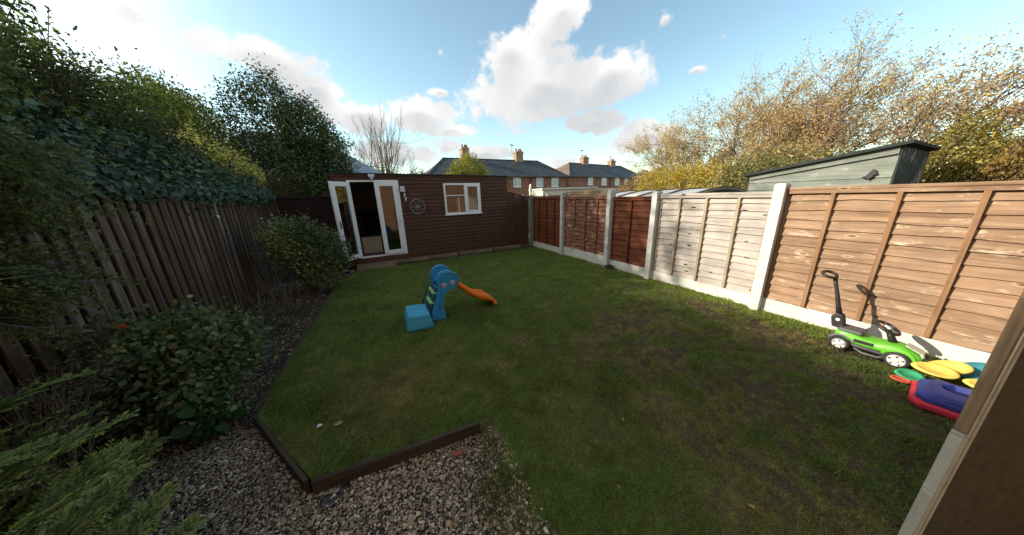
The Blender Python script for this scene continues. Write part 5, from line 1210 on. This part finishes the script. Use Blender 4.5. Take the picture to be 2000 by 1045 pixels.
evergreen('brown and gold bush at the right edge above the tan fence', (8.5, .1, 0), [(8.6, .22, 1.9, .40, .22, .45), (8.8, -.1, 2.2, .5, .35, .8)], 8000, .05, [(2, (.20, .13, .05)), (2, (.32, .22, .06)), (1, (.12, .09, .05))], L_DRY, name='brown_bush', cat='bush', clump=.06, shell=.5, tr=.04)

# ------------------------------------------------------------------ small litter
def litter():
    def leafobj(name, x, y, z, s, rz, c, lab, cat='leaf'):
        m, nt, b, out = new_mat(name); n = noise(nt, coords(nt), 30, 3, .6); nt.links.new(ramp(nt, n, [(.3, tuple(v * .7 for v in c)), (.7, c)]), b.inputs['Base Color']); b.inputs['Roughness'].default_value = .7
        V = [(-s, 0, .002), (-s * .5, s * .42, .008), (s * .3, s * .45, .012), (s, 0, .014), (s * .3, -s * .42, .006), (-s * .5, -s * .40, .010), (0, 0, .0)]
        o = MB().add(V, [(0, 6, 1), (1, 6, 2), (2, 6, 3), (3, 6, 4), (4, 6, 5), (5, 6, 0)]).build(name, m, None); sm = o.modifiers.new('s', 'SOLIDIFY'); sm.thickness = .002
        o.location = (x, y, z); o.rotation_euler = (.2, .1, rz); tag(o, lab, cat)
    leafobj('fallen_leaf', -.52, 2.25, .022, .035, .3, (.34, .27, .17), 'dry curled leaf on the grass right of the white pebble')
    leafobj('fallen_leaf', 1.54, 1.14, .02, .022, 1, (.42, .20, .06), 'small orange leaf in the middle of the near lawn')
    leafobj('fallen_leaf', 1.68, .36, .02, .02, 2, (.46, .24, .10), 'orange-tan leaf on the bare grass at the bottom of the picture')
    leafobj('fallen_leaf', -1.22, 3.98, -.08, .035, .5, (.55, .45, .28), 'pale cream leaf on the mulch beside the left lawn edge')
    o = stone_mb(.018, 5).build('white_pebble', M['whitefit'], None, 0, True); o.location = (-.66, 2.31, .022); tag(o, 'single whitish pebble on the near corner of the lawn', 'pebble')
    o = MB().prism([(-.04, -.015, 0), (.035, -.022, 0), (.045, .012, 0), (-.02, .022, 0)], (0, 0, .014)).build('pot_shard', M['terracotta'], None, .003); o.location = (.29, 1.60, -.085); o.rotation_euler = (.1, .15, .3); tag(o, 'terracotta shard lying on gravel below the lawn board', 'shard')
    P = plastic('black_film', (.02, .022, .022), .25, .1)
    m = MB(); V = []; n = 9
    for i in range(n):
        for j in range(n): V.append(((i / 8 - .5) * .17, (j / 8 - .5) * .10, .03 * float(vnoise(i * .9, j * .9, 7)) + .012 * float(vnoise(i * 2.1, j * 2.3, 5))))
    m.add(V, [(i * n + j, (i + 1) * n + j, (i + 1) * n + j + 1, i * n + j + 1) for i in range(n - 1) for j in range(n - 1)]); o = m.build('plastic_scrap', P, None, 0, True)
    s = o.modifiers.new('s', 'SOLIDIFY'); s.thickness = .003; o.location = (-.50, 1.70, -.10); o.rotation_euler = (0, 0, .25); tag(o, 'crumpled black plastic scrap by the lowest corner of the lawn edging', 'scrap')
    o = MB().lathe([(.002, .03), (.022, .022), (.036, 0), (.034, -.006), (.002, -.004)], 14).build('cream_disc', M['whitefit'], None, 0, True); o.location = (-2.362, 6.35, 1.62); o.rotation_euler = (0, R(60), .3); tag(o, 'small cream shell-shaped disc on the dark fence boards', 'fence ornament')
    t = empty('weed_clump', (4.98, 4.47, 0), 0, 'brown weedy tuft at the foot of the mossy concrete post', 'weed'); n = 260; P_ = rng.normal(0, 1, (n, 3)) * np.array([.05, .09, .03]) + np.array([-.03, 0, .03])
    leaves('leaves', P_, .05, L_DRY, [(1, (.10, .075, .04)), (1, (.07, .08, .03))], t, aspect=.35)
litter()
def scattered_leaves():
    m = rough_mat('dry_leaf', (.24, .15, .07), (.42, .30, .16), 30, .8); src = None
    V = [(-1, 0, .05), (-.5, .42, .2), (.3, .45, .35), (1, 0, .4), (.3, -.42, .2), (-.5, -.40, .3), (0, 0, .0)]
    pts = [(.9, 2.2), (2.1, 1.9), (2.9, 2.7), (1.2, 3.1), (3.4, 1.4), (2.4, .9), (3.1, .5), (.2, 2.6), (1.9, 4.6), (3.6, 3.4), (.1, 5.6), (2.7, 5.4), (4.0, 2.4), (1.1, .8), (2.8, 1.5), (3.7, .9), (.6, 3.5), (-.3, 6.4), (3.3, 6.2), (1.4, 2.5)]
    for i, (x, y) in enumerate(pts):
        if src is None: o = src = MB().add(V, [(0, 6, 1), (1, 6, 2), (2, 6, 3), (3, 6, 4), (4, 6, 5), (5, 6, 0)]).build('fallen_leaf', m, None)
        else: o = src.copy(); COL.objects.link(o)
        k = random.uniform(.008, .017); o.scale = (k, k, k); o.location = (x, y, .026); o.rotation_euler = (random.uniform(-.3, .3), random.uniform(-.3, .3), random.uniform(0, 6)); tag(o, 'tiny dry leaf scrap lying loose on the open lawn', 'leaf', 'tiny leaf scraps strewn over the lawn')
scattered_leaves()
